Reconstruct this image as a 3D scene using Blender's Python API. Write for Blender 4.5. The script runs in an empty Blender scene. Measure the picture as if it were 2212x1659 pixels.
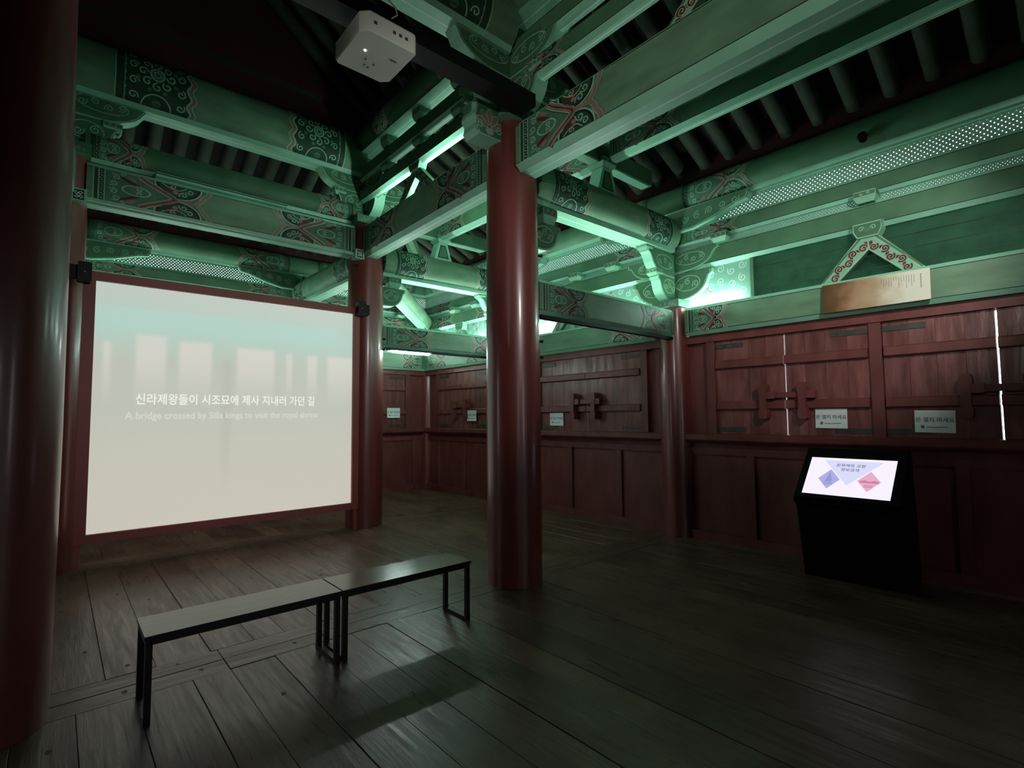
import bpy, math, random
from mathutils import Vector, Matrix
from math import sin, cos, pi, radians as R
random.seed(7)
S = bpy.context.scene
COL = S.collection
# ------------------------------------------------------------------ camera, world, exposure
F_PX, YAW, PITCH, ROLL = 1121.0, R(48.67), R(3.545), R(-0.48)
cam = bpy.data.cameras.new('camera'); co = bpy.data.objects.new('camera', cam); COL.objects.link(co)
cam.sensor_fit = 'HORIZONTAL'; cam.sensor_width = 36.0; cam.lens = F_PX / 2212 * 36
cam.clip_start = 0.02; cam.clip_end = 200
Fv = Vector((cos(YAW)*cos(PITCH), sin(YAW)*cos(PITCH), sin(PITCH)))
Rv = Vector((sin(YAW), -cos(YAW), 0)); Uv = Rv.cross(Fv)
R2 = Rv*cos(ROLL) + Uv*sin(ROLL); U2 = -Rv*sin(ROLL) + Uv*cos(ROLL)
co.matrix_world = Matrix(((R2.x, U2.x, -Fv.x, 0), (R2.y, U2.y, -Fv.y, 0), (R2.z, U2.z, -Fv.z, 1.5), (0, 0, 0, 1)))
S.camera = co
S.view_settings.view_transform = 'Standard'; S.view_settings.look = 'None'
S.view_settings.gamma = 1.0; S.view_settings.exposure = 0.0
try: S.view_settings.use_curve_mapping = False
except Exception: pass
W = bpy.data.worlds.new('daylight'); S.world = W; W.use_nodes = True
bg = W.node_tree.nodes['Background']; bg.inputs[0].default_value = (0.95, 0.97, 1.0, 1); bg.inputs[1].default_value = 6.0
LAMP_COL = (0.74, 1.0, 0.90)          # cool tubes hidden on the beams
LAMP_W = 1.0

# ------------------------------------------------------------------ materials
def nodes(m):
    m.use_nodes = True; nt = m.node_tree; return nt, nt.nodes['Principled BSDF']
def mat(name, c, rough=0.6, var=0.15, scale=3.0, stretch=(1, 1, 1), bump=0.0, metal=0.0, c2=None, spec=0.5, coat=0.0, per_obj=0.0, detail=6):
    m = bpy.data.materials.new(name); nt, p = nodes(m); N = nt.nodes; L = nt.links
    p.inputs['Roughness'].default_value = rough; p.inputs['Metallic'].default_value = metal
    p.inputs['Specular IOR Level'].default_value = spec; p.inputs['Coat Weight'].default_value = coat
    p.inputs['Coat Roughness'].default_value = 0.15
    tc = N.new('ShaderNodeTexCoord'); mp = N.new('ShaderNodeMapping'); mp.inputs['Scale'].default_value = stretch
    L.new(tc.outputs['Object'], mp.inputs[0])
    no = N.new('ShaderNodeTexNoise'); no.inputs['Scale'].default_value = scale; no.inputs['Detail'].default_value = detail
    L.new(mp.outputs[0], no.inputs['Vector'])
    oi = N.new('ShaderNodeObjectInfo')
    if per_obj:
        ad = N.new('ShaderNodeVectorMath'); ad.operation = 'ADD'
        cb = N.new('ShaderNodeCombineXYZ'); mu = N.new('ShaderNodeMath'); mu.operation = 'MULTIPLY'; mu.inputs[1].default_value = 37.0
        L.new(oi.outputs['Random'], mu.inputs[0]); L.new(mu.outputs[0], cb.inputs[2])
        L.new(mp.outputs[0], ad.inputs[0]); L.new(cb.outputs[0], ad.inputs[1]); L.new(ad.outputs[0], no.inputs['Vector'])
    rp = N.new('ShaderNodeValToRGB'); rp.color_ramp.elements[0].position = 0.32; rp.color_ramp.elements[1].position = 0.68
    c2 = c2 or tuple(min(1, x*(1+var)) for x in c); c1 = tuple(x*(1-var) for x in c)
    rp.color_ramp.elements[0].color = (*c1, 1); rp.color_ramp.elements[1].color = (*c2, 1)
    L.new(no.outputs[0], rp.inputs[0]); out = rp.outputs[0]
    if per_obj:
        hs = N.new('ShaderNodeHueSaturation'); mr = N.new('ShaderNodeMapRange')
        mr.inputs[3].default_value = 1-per_obj; mr.inputs[4].default_value = 1+per_obj
        L.new(oi.outputs['Random'], mr.inputs[0]); L.new(mr.outputs[0], hs.inputs['Value']); L.new(out, hs.inputs['Color']); out = hs.outputs[0]
    L.new(out, p.inputs['Base Color'])
    if bump:
        b = N.new('ShaderNodeBump'); b.inputs['Strength'].default_value = bump; b.inputs['Distance'].default_value = 0.01
        L.new(no.outputs[0], b.inputs['Height']); L.new(b.outputs[0], p.inputs['Normal'])
    return m
def emis(name, c, s):
    m = bpy.data.materials.new(name); nt, p = nodes(m)
    p.inputs['Base Color'].default_value = (0, 0, 0, 1); p.inputs['Emission Color'].default_value = (*c, 1); p.inputs['Emission Strength'].default_value = s
    return m
M = {}
M['green'] = mat('green_paint', (0.135, 0.275, 0.165), 0.55, 0.22, 2.5, (1, 3, 3))
M['greend'] = mat('deep_green_paint', (0.07, 0.19, 0.10), 0.6, 0.2, 3)
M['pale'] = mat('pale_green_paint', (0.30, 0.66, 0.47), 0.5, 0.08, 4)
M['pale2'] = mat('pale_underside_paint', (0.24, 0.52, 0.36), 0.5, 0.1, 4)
M['white'] = mat('whitish_line_paint', (0.55, 0.82, 0.66), 0.5, 0.08, 8)
M['line'] = mat('outline_paint', (0.30, 0.56, 0.40), 0.55, 0.12, 8)
M['dark'] = mat('dark_green_paint', (0.014, 0.06, 0.032), 0.6, 0.2, 8)
M['mid'] = mat('middle_green_paint', (0.07, 0.20, 0.12), 0.6, 0.2, 8)
M['black'] = mat('black_line_paint', (0.004, 0.008, 0.006), 0.6, 0.1, 8)
M['pink'] = mat('faded_pink_paint', (0.30, 0.195, 0.16), 0.6, 0.2, 8)
M['redp'] = mat('dark_red_paint', (0.12, 0.018, 0.02), 0.6, 0.2, 8)
M['rafter'] = mat('rafter_green_paint', (0.022, 0.034, 0.018), 0.8, 0.25, 3, (1, 1, 4))
M['redboard'] = mat('dark_red_board', (0.05, 0.009, 0.008), 0.7, 0.2, 3)
M['deck'] = mat('roof_deck_board', (0.008, 0.006, 0.005), 0.9, 0.2, 3)
M['col'] = mat('red_column_lacquer', (0.17, 0.036, 0.032), 0.36, 0.16, 2.2, (5, 5, 0.5), bump=0.25, spec=0.7, detail=4, coat=0.35)
M['wallred'] = mat('weathered_red_paint', (0.15, 0.034, 0.030), 0.5, 0.18, 3.0, (2, 2, 0.7), c2=(0.19, 0.055, 0.05), per_obj=0.12, bump=0.1)
M['doorred'] = mat('worn_door_red_paint', (0.15, 0.038, 0.034), 0.40, 0.15, 3.2, (3, 3, 0.9), c2=(0.22, 0.088, 0.083), per_obj=0.14, bump=0.2)
M['frame'] = mat('screen_frame_red', (0.26, 0.062, 0.055), 0.5, 0.08, 3)
M['iron'] = mat('grey_iron_plate', (0.06, 0.065, 0.058), 0.5, 0.3, 9, metal=0.3)
M['floor'] = mat('dark_floor_plank', (0.135, 0.082, 0.050), 0.32, 0.35, 1.6, (1, 1, 1), bump=0.2, per_obj=0.22, c2=(0.19, 0.125, 0.08))
def grain(m, stretch, lo=.55, hi=1.25, r0=.22, r1=.55):
    """long wood grain: darkens streaks, varies the gloss and adds fine relief"""
    nt, p = nodes(m); N = nt.nodes; L = nt.links
    tc = N.new('ShaderNodeTexCoord'); mp = N.new('ShaderNodeMapping'); mp.inputs['Scale'].default_value = stretch; L.new(tc.outputs['Object'], mp.inputs[0])
    oi = N.new('ShaderNodeObjectInfo'); ad = N.new('ShaderNodeVectorMath'); ad.operation = 'ADD'; mu = N.new('ShaderNodeMath'); mu.operation = 'MULTIPLY'; mu.inputs[1].default_value = 50
    cb = N.new('ShaderNodeCombineXYZ'); L.new(oi.outputs['Random'], mu.inputs[0]); L.new(mu.outputs[0], cb.inputs[2]); L.new(mp.outputs[0], ad.inputs[0]); L.new(cb.outputs[0], ad.inputs[1])
    no = N.new('ShaderNodeTexNoise'); no.inputs['Scale'].default_value = 1; no.inputs['Detail'].default_value = 9; no.inputs['Roughness'].default_value = .65; no.inputs['Distortion'].default_value = .6; L.new(ad.outputs[0], no.inputs['Vector'])
    mr = N.new('ShaderNodeMapRange'); mr.inputs[1].default_value = .33; mr.inputs[2].default_value = .67; mr.inputs[3].default_value = lo; mr.inputs[4].default_value = hi; L.new(no.outputs[0], mr.inputs[0])
    src = p.inputs['Base Color'].links[0].from_socket
    mx = N.new('ShaderNodeVectorMath'); mx.operation = 'SCALE'; L.new(src, mx.inputs[0]); L.new(mr.outputs[0], mx.inputs['Scale']); L.new(mx.outputs[0], p.inputs['Base Color'])
    m2 = N.new('ShaderNodeMapRange'); m2.inputs[1].default_value = .35; m2.inputs[2].default_value = .65; m2.inputs[3].default_value = r1; m2.inputs[4].default_value = r0; L.new(no.outputs[0], m2.inputs[0]); L.new(m2.outputs[0], p.inputs['Roughness'])
    b = N.new('ShaderNodeBump'); b.inputs['Strength'].default_value = .35; b.inputs['Distance'].default_value = .006; L.new(no.outputs[0], b.inputs['Height'])
    if p.inputs['Normal'].links: L.new(p.inputs['Normal'].links[0].from_socket, b.inputs['Normal'])
    L.new(b.outputs[0], p.inputs['Normal'])
M['floorx'] = M['floor'].copy(); grain(M['floor'], (26, 1.8, 26), .66, 1.18, .24, .44); grain(M['floorx'], (1.8, 26, 26), .66, 1.18, .24, .44)
grain(M['doorred'], (14, 14, 1.6), .72, 1.30, .24, .5)
M['sub'] = mat('subfloor', (0.01, 0.008, 0.006), 0.9)
M['knot'] = mat('wood_knot', (0.012, 0.009, 0.006), 0.6)
M['seat'] = mat('bench_seat_laminate', (0.32, 0.27, 0.20), 0.17, 0.10, 3, (1, 12, 1))
M['metal'] = mat('black_powder_coat', (0.006, 0.006, 0.006), 0.4)
M['blackgloss'] = mat('black_gloss', (0.003, 0.003, 0.0035), 0.45, spec=0.2)
M['rail'] = mat('black_channel', (0.004, 0.004, 0.004), 0.5, spec=0.25)
M['plastic'] = mat('white_plastic', (0.62, 0.64, 0.58), 0.45, 0.04)
M['vent'] = mat('dark_plastic', (0.03, 0.05, 0.05), 0.6)
M['paper'] = mat('white_paper', (0.80, 0.92, 0.92), 0.7, 0.04)
M['ink'] = mat('grey_ink', (0.10, 0.13, 0.14), 0.8)
M['cable'] = mat('grey_cable', (0.35, 0.36, 0.33), 0.5)
M['tubeglow'] = emis('tube_glow', LAMP_COL, 120)
M['tubeglow2'] = emis('tube_glow_bright', (.80, 1.0, .93), 240); M['lampvis'] = emis('tube_glow_white', (0.88, 1.0, 0.97), 130)
M['housing'] = mat('lamp_housing', (0.4, 0.45, 0.42), 0.5)
M['led'] = emis('led', (0.9, 0.9, 1.0), 6)
M['hole'] = M['black']
# plaque: brown panel, the glow toward its right painted in as a cream ramp
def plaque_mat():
    m = bpy.data.materials.new('plaque_with_painted_glow'); nt, p = nodes(m); N = nt.nodes; L = nt.links
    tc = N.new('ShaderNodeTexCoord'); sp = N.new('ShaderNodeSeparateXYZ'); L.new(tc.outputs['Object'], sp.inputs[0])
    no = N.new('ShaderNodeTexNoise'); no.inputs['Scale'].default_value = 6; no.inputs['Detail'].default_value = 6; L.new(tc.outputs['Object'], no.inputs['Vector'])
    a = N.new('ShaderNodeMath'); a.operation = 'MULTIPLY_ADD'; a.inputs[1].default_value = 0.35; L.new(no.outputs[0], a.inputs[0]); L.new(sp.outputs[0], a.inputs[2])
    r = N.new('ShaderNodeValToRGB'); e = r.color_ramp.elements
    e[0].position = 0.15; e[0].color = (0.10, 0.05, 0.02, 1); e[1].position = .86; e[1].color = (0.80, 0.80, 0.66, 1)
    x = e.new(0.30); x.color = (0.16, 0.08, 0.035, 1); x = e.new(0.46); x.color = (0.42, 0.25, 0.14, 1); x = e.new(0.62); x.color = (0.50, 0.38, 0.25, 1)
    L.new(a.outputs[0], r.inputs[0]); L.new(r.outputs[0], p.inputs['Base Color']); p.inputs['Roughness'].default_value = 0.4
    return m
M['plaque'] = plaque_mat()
# perforated panel: round holes through painted sheet (pitch in metres, in the panel's own local x-z plane)
def perf_mat(name, pitch, rad, base, rough=0.5):
    m = bpy.data.materials.new(name); nt, p = nodes(m); N = nt.nodes; L = nt.links
    p.inputs['Base Color'].default_value = (*base, 1); p.inputs['Roughness'].default_value = rough
    tc = N.new('ShaderNodeTexCoord'); sp = N.new('ShaderNodeSeparateXYZ'); L.new(tc.outputs['Object'], sp.inputs[0])
    def M2(op, a, b=None, c=None):
        n = N.new('ShaderNodeMath'); n.operation = op
        for i, v in enumerate((a, b, c)):
            if v is None: continue
            if isinstance(v, (int, float)): n.inputs[i].default_value = v
            else: L.new(v, n.inputs[i])
        return n.outputs[0]
    def dist(ox, oz):
        fx = M2('SUBTRACT', M2('FRACT', M2('MULTIPLY_ADD', sp.outputs[0], 1/pitch, ox)), 0.5)
        fz = M2('SUBTRACT', M2('FRACT', M2('MULTIPLY_ADD', sp.outputs[2], 1/pitch, oz)), 0.5)
        return M2('SQRT', M2('ADD', M2('MULTIPLY', fx, fx), M2('MULTIPLY', fz, fz)))
    d = M2('MINIMUM', dist(0, 0), dist(0.5, 0.5))
    h = M2('LESS_THAN', d, rad/pitch)
    p.inputs['Alpha'].default_value = 1
    L.new(M2('SUBTRACT', 1.0, h), p.inputs['Alpha'])
    return m
M['perf'] = perf_mat('perforated_panel', 0.046, 0.0050, (0.20, 0.44, 0.33))
M['perffine'] = perf_mat('fine_perforated_panel', 0.030, 0.0022, (0.17, 0.38, 0.28))

# ------------------------------------------------------------------ mesh builder
class MB:
    def __init__(s): s.v = []; s.f = []; s.m = []
    def add(s, pts, faces, m):
        o = len(s.v); s.v += [tuple(p) for p in pts]
        for i, f in enumerate(faces):
            s.f.append([o+k for k in f]); s.m.append(m[i] if isinstance(m, list) else m)
        return s
    def box(s, x0, x1, y0, y1, z0, z1, m):
        P = [(x, y, z) for x in (x0, x1) for y in (y0, y1) for z in (z0, z1)]
        return s.add(P, [(0, 1, 3, 2), (4, 6, 7, 5), (0, 4, 5, 1), (2, 3, 7, 6), (0, 2, 6, 4), (1, 5, 7, 3)], m)
    def prism(s, poly, fn0, fn1, side, cap):
        """poly: 2-D points; fn0/fn1 place them; side: material per edge (or one); cap material (None = open)."""
        n = len(poly); P = [fn0(*p) for p in poly] + [fn1(*p) for p in poly]
        s.add(P, [(i, (i+1) % n, n+(i+1) % n, n+i) for i in range(n)], side if isinstance(side, list) else [side]*n)
        if cap is not None: s.add(P, [tuple(range(n))[::-1], tuple(range(n, 2*n))], cap)
        return s
    def tube(s, p0, p1, r0, m, n=12, r1=None, cap=True):
        p0, p1 = Vector(p0), Vector(p1); r1 = r0 if r1 is None else r1; d = (p1-p0).normalized()
        a = d.orthogonal().normalized(); b = d.cross(a)
        P = [p0+(a*cos(2*pi*i/n)+b*sin(2*pi*i/n))*r0 for i in range(n)] + [p1+(a*cos(2*pi*i/n)+b*sin(2*pi*i/n))*r1 for i in range(n)]
        s.add(P, [(i, (i+1) % n, n+(i+1) % n, n+i) for i in range(n)], m)
        if cap: s.add(P, [tuple(range(n))[::-1], tuple(range(n, 2*n))], m)
        return s
    def mesh(s, name, smooth=False):
        me = bpy.data.meshes.new(name); me.from_pydata(s.v, [], s.f)
        ks = []
        for k in s.m:
            if k not in ks: ks.append(k)
        for k in ks: me.materials.append(M[k])
        me.polygons.foreach_set('material_index', [ks.index(k) for k in s.m])
        me.update()
        if smooth:
            me.polygons.foreach_set('use_smooth', [True]*len(me.polygons))
            try: me.set_sharp_from_angle(angle=R(38))
            except Exception: pass
        return me
    def build(s, name, parent=None, smooth=False, loc=None): return link(name, s.mesh(name, smooth), parent, loc)
def link(name, me, parent=None, loc=None, rz=0):
    o = bpy.data.objects.new(name, me); COL.objects.link(o)
    if parent: o.parent = parent
    if loc: o.location = loc
    if rz: o.rotation_euler.z = rz
    return o
def thing(name, label, cat, loc=(0, 0, 0), rz=0, group=None, kind=None):
    o = bpy.data.objects.new(name, None); COL.objects.link(o); o.location = loc; o.rotation_euler = (0, 0, rz)
    o.empty_display_size = 0.1
    return tag(o, label, cat, group, kind)
def tag(o, label=None, cat=None, group=None, kind=None):
    if label: o['label'] = label
    if cat: o['category'] = cat
    if group: o['group'] = group
    if kind: o['kind'] = kind
    return o
def rect(s0, s1, t0, t1): return [(s0, t0), (s1, t0), (s1, t1), (s0, t1)]

# ------------------------------------------------------------------ painted ornament: thin layers of flat paint
class Paint:
    """2-D polygons (s along, t up, units free) with a paint and a layer; mapped onto a face by place()."""
    def __init__(s): s.p = []
    def poly(s, pts, m, l): s.p.append((pts, m, l))
    def grid(s, s0, s1, t0, t1, m, l, n=6, edge=None):
        for i in range(n):
            ta, tb = t0+(t1-t0)*i/n, t0+(t1-t0)*(i+1)/n
            ea = edge(ta) if edge else s1; eb = edge(tb) if edge else s1
            s.poly([(s0, ta), (ea, ta), (eb, tb), (s0, tb)], m, l)
    def stroke(s, pts, w, m, l):
        n = len(pts); L = []
        for i, (x, y) in enumerate(pts):
            a = pts[max(0, i-1)]; b = pts[min(n-1, i+1)]
            dx, dy = b[0]-a[0], b[1]-a[1]; q = math.hypot(dx, dy) or 1
            L.append(((x-dy/q*w/2, y+dx/q*w/2), (x+dy/q*w/2, y-dx/q*w/2)))
        for i in range(n-1): s.poly([L[i][0], L[i][1], L[i+1][1], L[i+1][0]], m, l)
    def ell(s, cx, cy, rx, ry, m, l, a0=0, a1=360, n=16, rot=0, fill=True, w=0.02):
        P = []
        for i in range(n+1):
            a = R(a0+(a1-a0)*i/n); x, y = rx*cos(a), ry*sin(a); P.append((cx+x*cos(rot)-y*sin(rot), cy+x*sin(rot)+y*cos(rot)))
        if fill: s.poly(P[:-1] if a1-a0 >= 360 else P, m, l)
        else: s.stroke(P, w, m, l)
    def spiral(s, cx, cy, r, m, l, a0=0, turns=1.25, w=0.02, d=1, tail=0):
        P = []
        n = 14
        for i in range(n+1):
            q = i/n; a = R(a0)+d*q*turns*2*pi; rr = r*(1-0.75*q); P.append((cx+rr*cos(a), cy+rr*sin(a)))
        if tail: P.insert(0, (P[0][0]+tail*cos(R(a0)-d*pi/2), P[0][1]+tail*sin(R(a0)-d*pi/2)))
        s.stroke(P, w, m, l)
def polyline(pts, k=3):
    out = []
    for i in range(len(pts)-1):
        for j in range(k):
            q = j/k; out.append((pts[i][0]*(1-q)+pts[i+1][0]*q, pts[i][1]*(1-q)+pts[i+1][1]*q))
    return out+[pts[-1]]
def smoothline(pts, k=4):
    out = []; n = len(pts)
    for i in range(n-1):
        p0, p1, p2, p3 = pts[max(0, i-1)], pts[i], pts[i+1], pts[min(n-1, i+2)]
        for j in range(k):
            t = j/k
            out.append(tuple(0.5*((2*p1[c])+(-p0[c]+p2[c])*t+(2*p0[c]-5*p1[c]+4*p2[c]-p3[c])*t*t+(-p0[c]+3*p1[c]-3*p2[c]+p3[c])*t**3) for c in (0, 1)))
    return out+[pts[-1]]
def motif_end(Wd=1.0, bars=True):
    """beam-end painting: bars, squares, curls, lotus, crossing pink bands, scroll lobes; returns Paint and length"""
    p = Paint(); a = 0.0
    if bars:
        p.stroke([(0.13, 0), (0.13, 1)], 0.018, 'line', 1); p.grid(0.145, 0.215, 0, 1, 'dark', 1, 12); p.stroke([(0.228, 0), (0.228, 1)], 0.02, 'line', 1)
        p.grid(0.245, 0.325, 0, 1, 'black', 1, 12)
        for i in range(7):
            t = (i+0.5)/7; p.ell(0.285, t, 0.03, 0.052, 'mid', 2, n=4, rot=pi/4); p.ell(0.285, t, 0.013, 0.02, 'line', 3, n=6)
        for i in range(8): p.stroke([(0.245, i/7), (0.325, i/7)], 0.014, 'line', 3)
        p.stroke([(0.34, 0), (0.34, 1)], 0.02, 'line', 1); a = 0.35
    q = lambda u: a+u*Wd
    b = lambda t: q(1.0)-0.13*Wd*(1-abs(2*t-1))
    p.grid(a, 0, 0, 1, 'mid', 1, 12, edge=b)
    # lobes
    for tt in (0, 1):
        a0, a1 = (0, 180) if tt == 0 else (180, 360); sg = 1 if tt == 0 else -1
        p.ell(q(.66), tt, .235*Wd, .475, 'black', 2, a0, a1, 18)
        p.ell(q(.66), tt, .225*Wd, .455, 'line', 3, a0, a1, 18, fill=False, w=0.035)
        p.ell(q(.66), tt, .19*Wd, .40, 'dark', 3, a0, a1, 18)
        p.ell(q(.60), tt+sg*.17, .085*Wd, .10, 'redp', 4, rot=.7*sg)
        p.ell(q(.63), tt+sg*.24, .028*Wd, .06, 'pink', 5, rot=.6*sg)
        p.spiral(q(.71), tt+sg*.28, .085, 'line', 5, 200*sg, 1.1, .026, sg, .1)
        p.spiral(q(.77), tt+sg*.13, .08, 'line', 5, 120*sg, 1.1, .026, -sg, .08)
        p.spiral(q(.60), tt+sg*.07, .06, 'line', 5, 0, 1.0, .022, sg, .05)
        p.stroke(smoothline([(q(.50), tt+sg*.02), (q(.58), tt+sg*.13), (q(.67), tt+sg*.15), (q(.74), tt+sg*.03)]), .022, 'line', 5)
    # crossing bands
    lb = smoothline([(q(.30), -.0), (q(.38), .14), (q(.50), .30), (q(.62), .5), (q(.50), .70), (q(.38), .86), (q(.30), 1.0)], 3)
    p.stroke(lb, .20, 'black', 2); p.stroke(lb, .17, 'line', 3); p.stroke(lb, .13, 'pink', 4); p.stroke([(x+.005, y) for x, y in lb], .03, 'redp', 5)
    rb = [(b(t)-.06, t) for t in (0, .12, .25, .38, .5, .62, .75, .88, 1)]
    rb = [(x+(.018 if i % 2 else -.01), y) for i, (x, y) in enumerate(rb)]
    p.stroke([(x+.055, y) for x, y in rb], .04, 'line', 2); p.stroke([(x+.02, y) for x, y in rb], .10, 'black', 3)
    p.stroke(rb, .12, 'line', 4); p.stroke(rb, .09, 'pink', 5)
    p.stroke([(q(.60), .5), (q(.84), .5)], .10, 'pink', 4)
    # lotus and curls
    p.ell(q(.27), .5, .135*Wd, .17, 'line', 4); p.ell(q(.27), .5, .115*Wd, .14, 'mid', 5)
    p.spiral(q(.30), .56, .055, 'line', 6, 180, 1, .022, 1, .05); p.spiral(q(.30), .44, .055, 'line', 6, 180, 1, .022, -1, .05)
    for sg in (1, -1):
        p.ell(q(.22), .5+sg*.25, .12*Wd, .045, 'redp', 3, rot=-.5*sg); p.ell(q(.23), .5+sg*.36, .05*Wd, .05, 'pink', 3, rot=-.6*sg)
        p.spiral(q(.07), .5+sg*.13, .08, 'line', 3, -90*sg, 1.1, .026, sg, .08)
        p.spiral(q(.09), .5+sg*.33, .08, 'line', 3, 90*sg, 1.1, .026, -sg, .08)
        p.spiral(q(.15), .5+sg*.43, .055, 'line', 3, 0, 1.1, .022, sg)
    return p
def motif_flower(Wd=1.0):
    p = Paint(); a = 0.30
    p.grid(0.18, 0.28, 0, 1, 'dark', 1, 12); p.stroke(polyline([(0.16, 0), (0.16, 1)], 8), .02, 'line', 2); p.stroke(polyline([(0.30, 0), (0.30, 1)], 8), .02, 'line', 2)
    q = lambda u: a+u*Wd
    b = lambda t: q(1.0)+.035*sin(t*22)
    for k in range(6): p.grid(q(k/6), q((k+1)/6), 0, 1, 'dark', 1, 12, edge=(b if k == 5 else None))
    cx, cy = q(.48), .60
    p.ell(cx, cy, .10, .10, 'line', 4, fill=False, w=.03); p.ell(cx, cy, .085, .085, 'mid', 3); p.ell(cx, cy, .05, .05, 'line', 5, fill=False, w=.018)
    for k in range(8):
        aa = k*pi/4; p.spiral(cx+.21*cos(aa), cy+.21*sin(aa), .075, 'line', 4, k*45+180, 1.05, .026, 1)
        p.ell(cx+.30*cos(aa+.4), cy+.30*sin(aa+.4), .035, .035, 'mid', 3, n=8)
    for ox in (.12, .86):
        for ty in (.15, .40, .66, .88): p.spiral(q(ox), ty, .07, 'line', 4, 90*ty, 1.1, .022, 1 if ox < .5 else -1, .05)
    p.ell(cx, .02, .22, .24, 'line', 4, 0, 180, fill=False, w=.022); p.ell(cx, .10, .07, .07, 'mid', 4, n=8)
    p.ell(q(.80), .74, .06, .09, 'mid', 3, n=8); p.ell(q(.16), .72, .05, .08, 'mid', 3, n=8)
    wl = [(b(i/24), i/24) for i in range(25)]
    p.stroke([(x+.05, y) for x, y in wl], .07, 'pink', 2); p.stroke(wl, .03, 'line', 3); p.stroke([(x+.085, y) for x, y in wl], .02, 'line', 3)
    return p
def motif_scroll(w, h):
    """scroll leaf inside an elongated loop, for bracket arms; units of metres"""
    p = Paint(); r = h*.5
    k = max(1, int(round(w/h*1.1)))
    p.ell(w/2, h/2, w*.48, h*.46, 'line', 1, fill=False, w=h*.05, n=20)
    for i in range(k+1):
        u = (i+.6)/(k+1.2)*w; sg = 1 if i % 2 else -1
        p.spiral(u, h/2+sg*h*.1, h*.2, 'line', 2, 90*i, 1.3, h*.05, sg, h*.15)
        p.ell(u+.1*h, h/2-sg*h*.2, h*.07, h*.06, 'mid', 1, n=8)
    return p
def motif_lotus(w, h):
    p = Paint()
    p.poly([(0, 0), (w, 0), (w, h), (0, h)], 'mid', 0.5)
    for k, a in enumerate((25, 55, 90, 125, 155)):
        p.ell(w/2+.30*w*cos(R(a)), h*.18+.42*h*sin(R(a)), h*.26, h*.13, 'line', 1+k*.3, rot=R(a), n=12); p.ell(w/2+.30*w*cos(R(a)), h*.18+.42*h*sin(R(a)), h*.23, h*.10, 'pink', 1.15+k*.3, rot=R(a), n=12)
    p.ell(w/2, h*.12, w*.16, h*.12, 'line', 3, n=10)
    for sg in (-1, 1): p.spiral(w/2+sg*w*.38, h*.25, h*.13, 'line', 3, 90, 1.2, h*.04, sg)
    return p
def apply_paint(p, name, parent, place):
    mb = MB()
    for pts, m, l in p.p:
        mb.add([place(a, b, l) for a, b in pts], [tuple(range(len(pts)))], m)
    return mb.build(name, parent)
_mc = {}
def paint_on(key, p, name, parent, place):
    """as apply_paint, sharing the mesh between alike pieces"""
    if key in _mc: return link(name, _mc[key], parent)
    o = apply_paint(p, name, parent, place); _mc[key] = o.data; return o

EPS = 0.0007
# ------------------------------------------------------------------ beams (local x = length, local -y = the painted face)
def beam_frame(p0, p1): return math.atan2(p1[1]-p0[1], p1[0]-p0[0]), math.hypot(p1[0]-p0[0], p1[1]-p0[1])
def flat_beam(name, label, p0, p1, z0, h, w, ends=(1.6, 1.6), cat='beam', c=0.04, face='green', trims=True, group=None, key=None, gap=0.0):
    rz, L = beam_frame(p0, p1); t = thing(name, label, cat, (p0[0], p0[1], z0), rz, group)
    y = w/2
    if trims:
        prof = [(-y+c, h), (-y, h-c), (-y, h-c-.007), (-y, c+.007), (-y, c), (-y+c, 0), (-.007, 0), (.007, 0), (y-c, 0), (y, c), (y, h-c), (y-c, h)]
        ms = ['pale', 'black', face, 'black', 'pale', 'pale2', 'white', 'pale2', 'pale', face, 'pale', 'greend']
    else:
        prof = [(-y, h), (-y, 0), (y, 0), (y, h)]; ms = [face, 'pale2', face, 'greend']
    MB().prism(prof, lambda a, b: (0, a, b), lambda a, b: (L, a, b), ms, face).build('beam_body', t)
    hh = h-2*c
    for i, wd in enumerate(ends):
        if not wd: continue
        pm = motif_end(wd/h*1.0)
        if i == 0: place = lambda a, b, l: (gap+a*h, -y-EPS*l, b*hh+c)
        else: place = lambda a, b, l: (L-gap-a*h, -y-EPS*l, b*hh+c)
        apply_paint(pm, 'painted_end', t, place)
    return t
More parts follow.
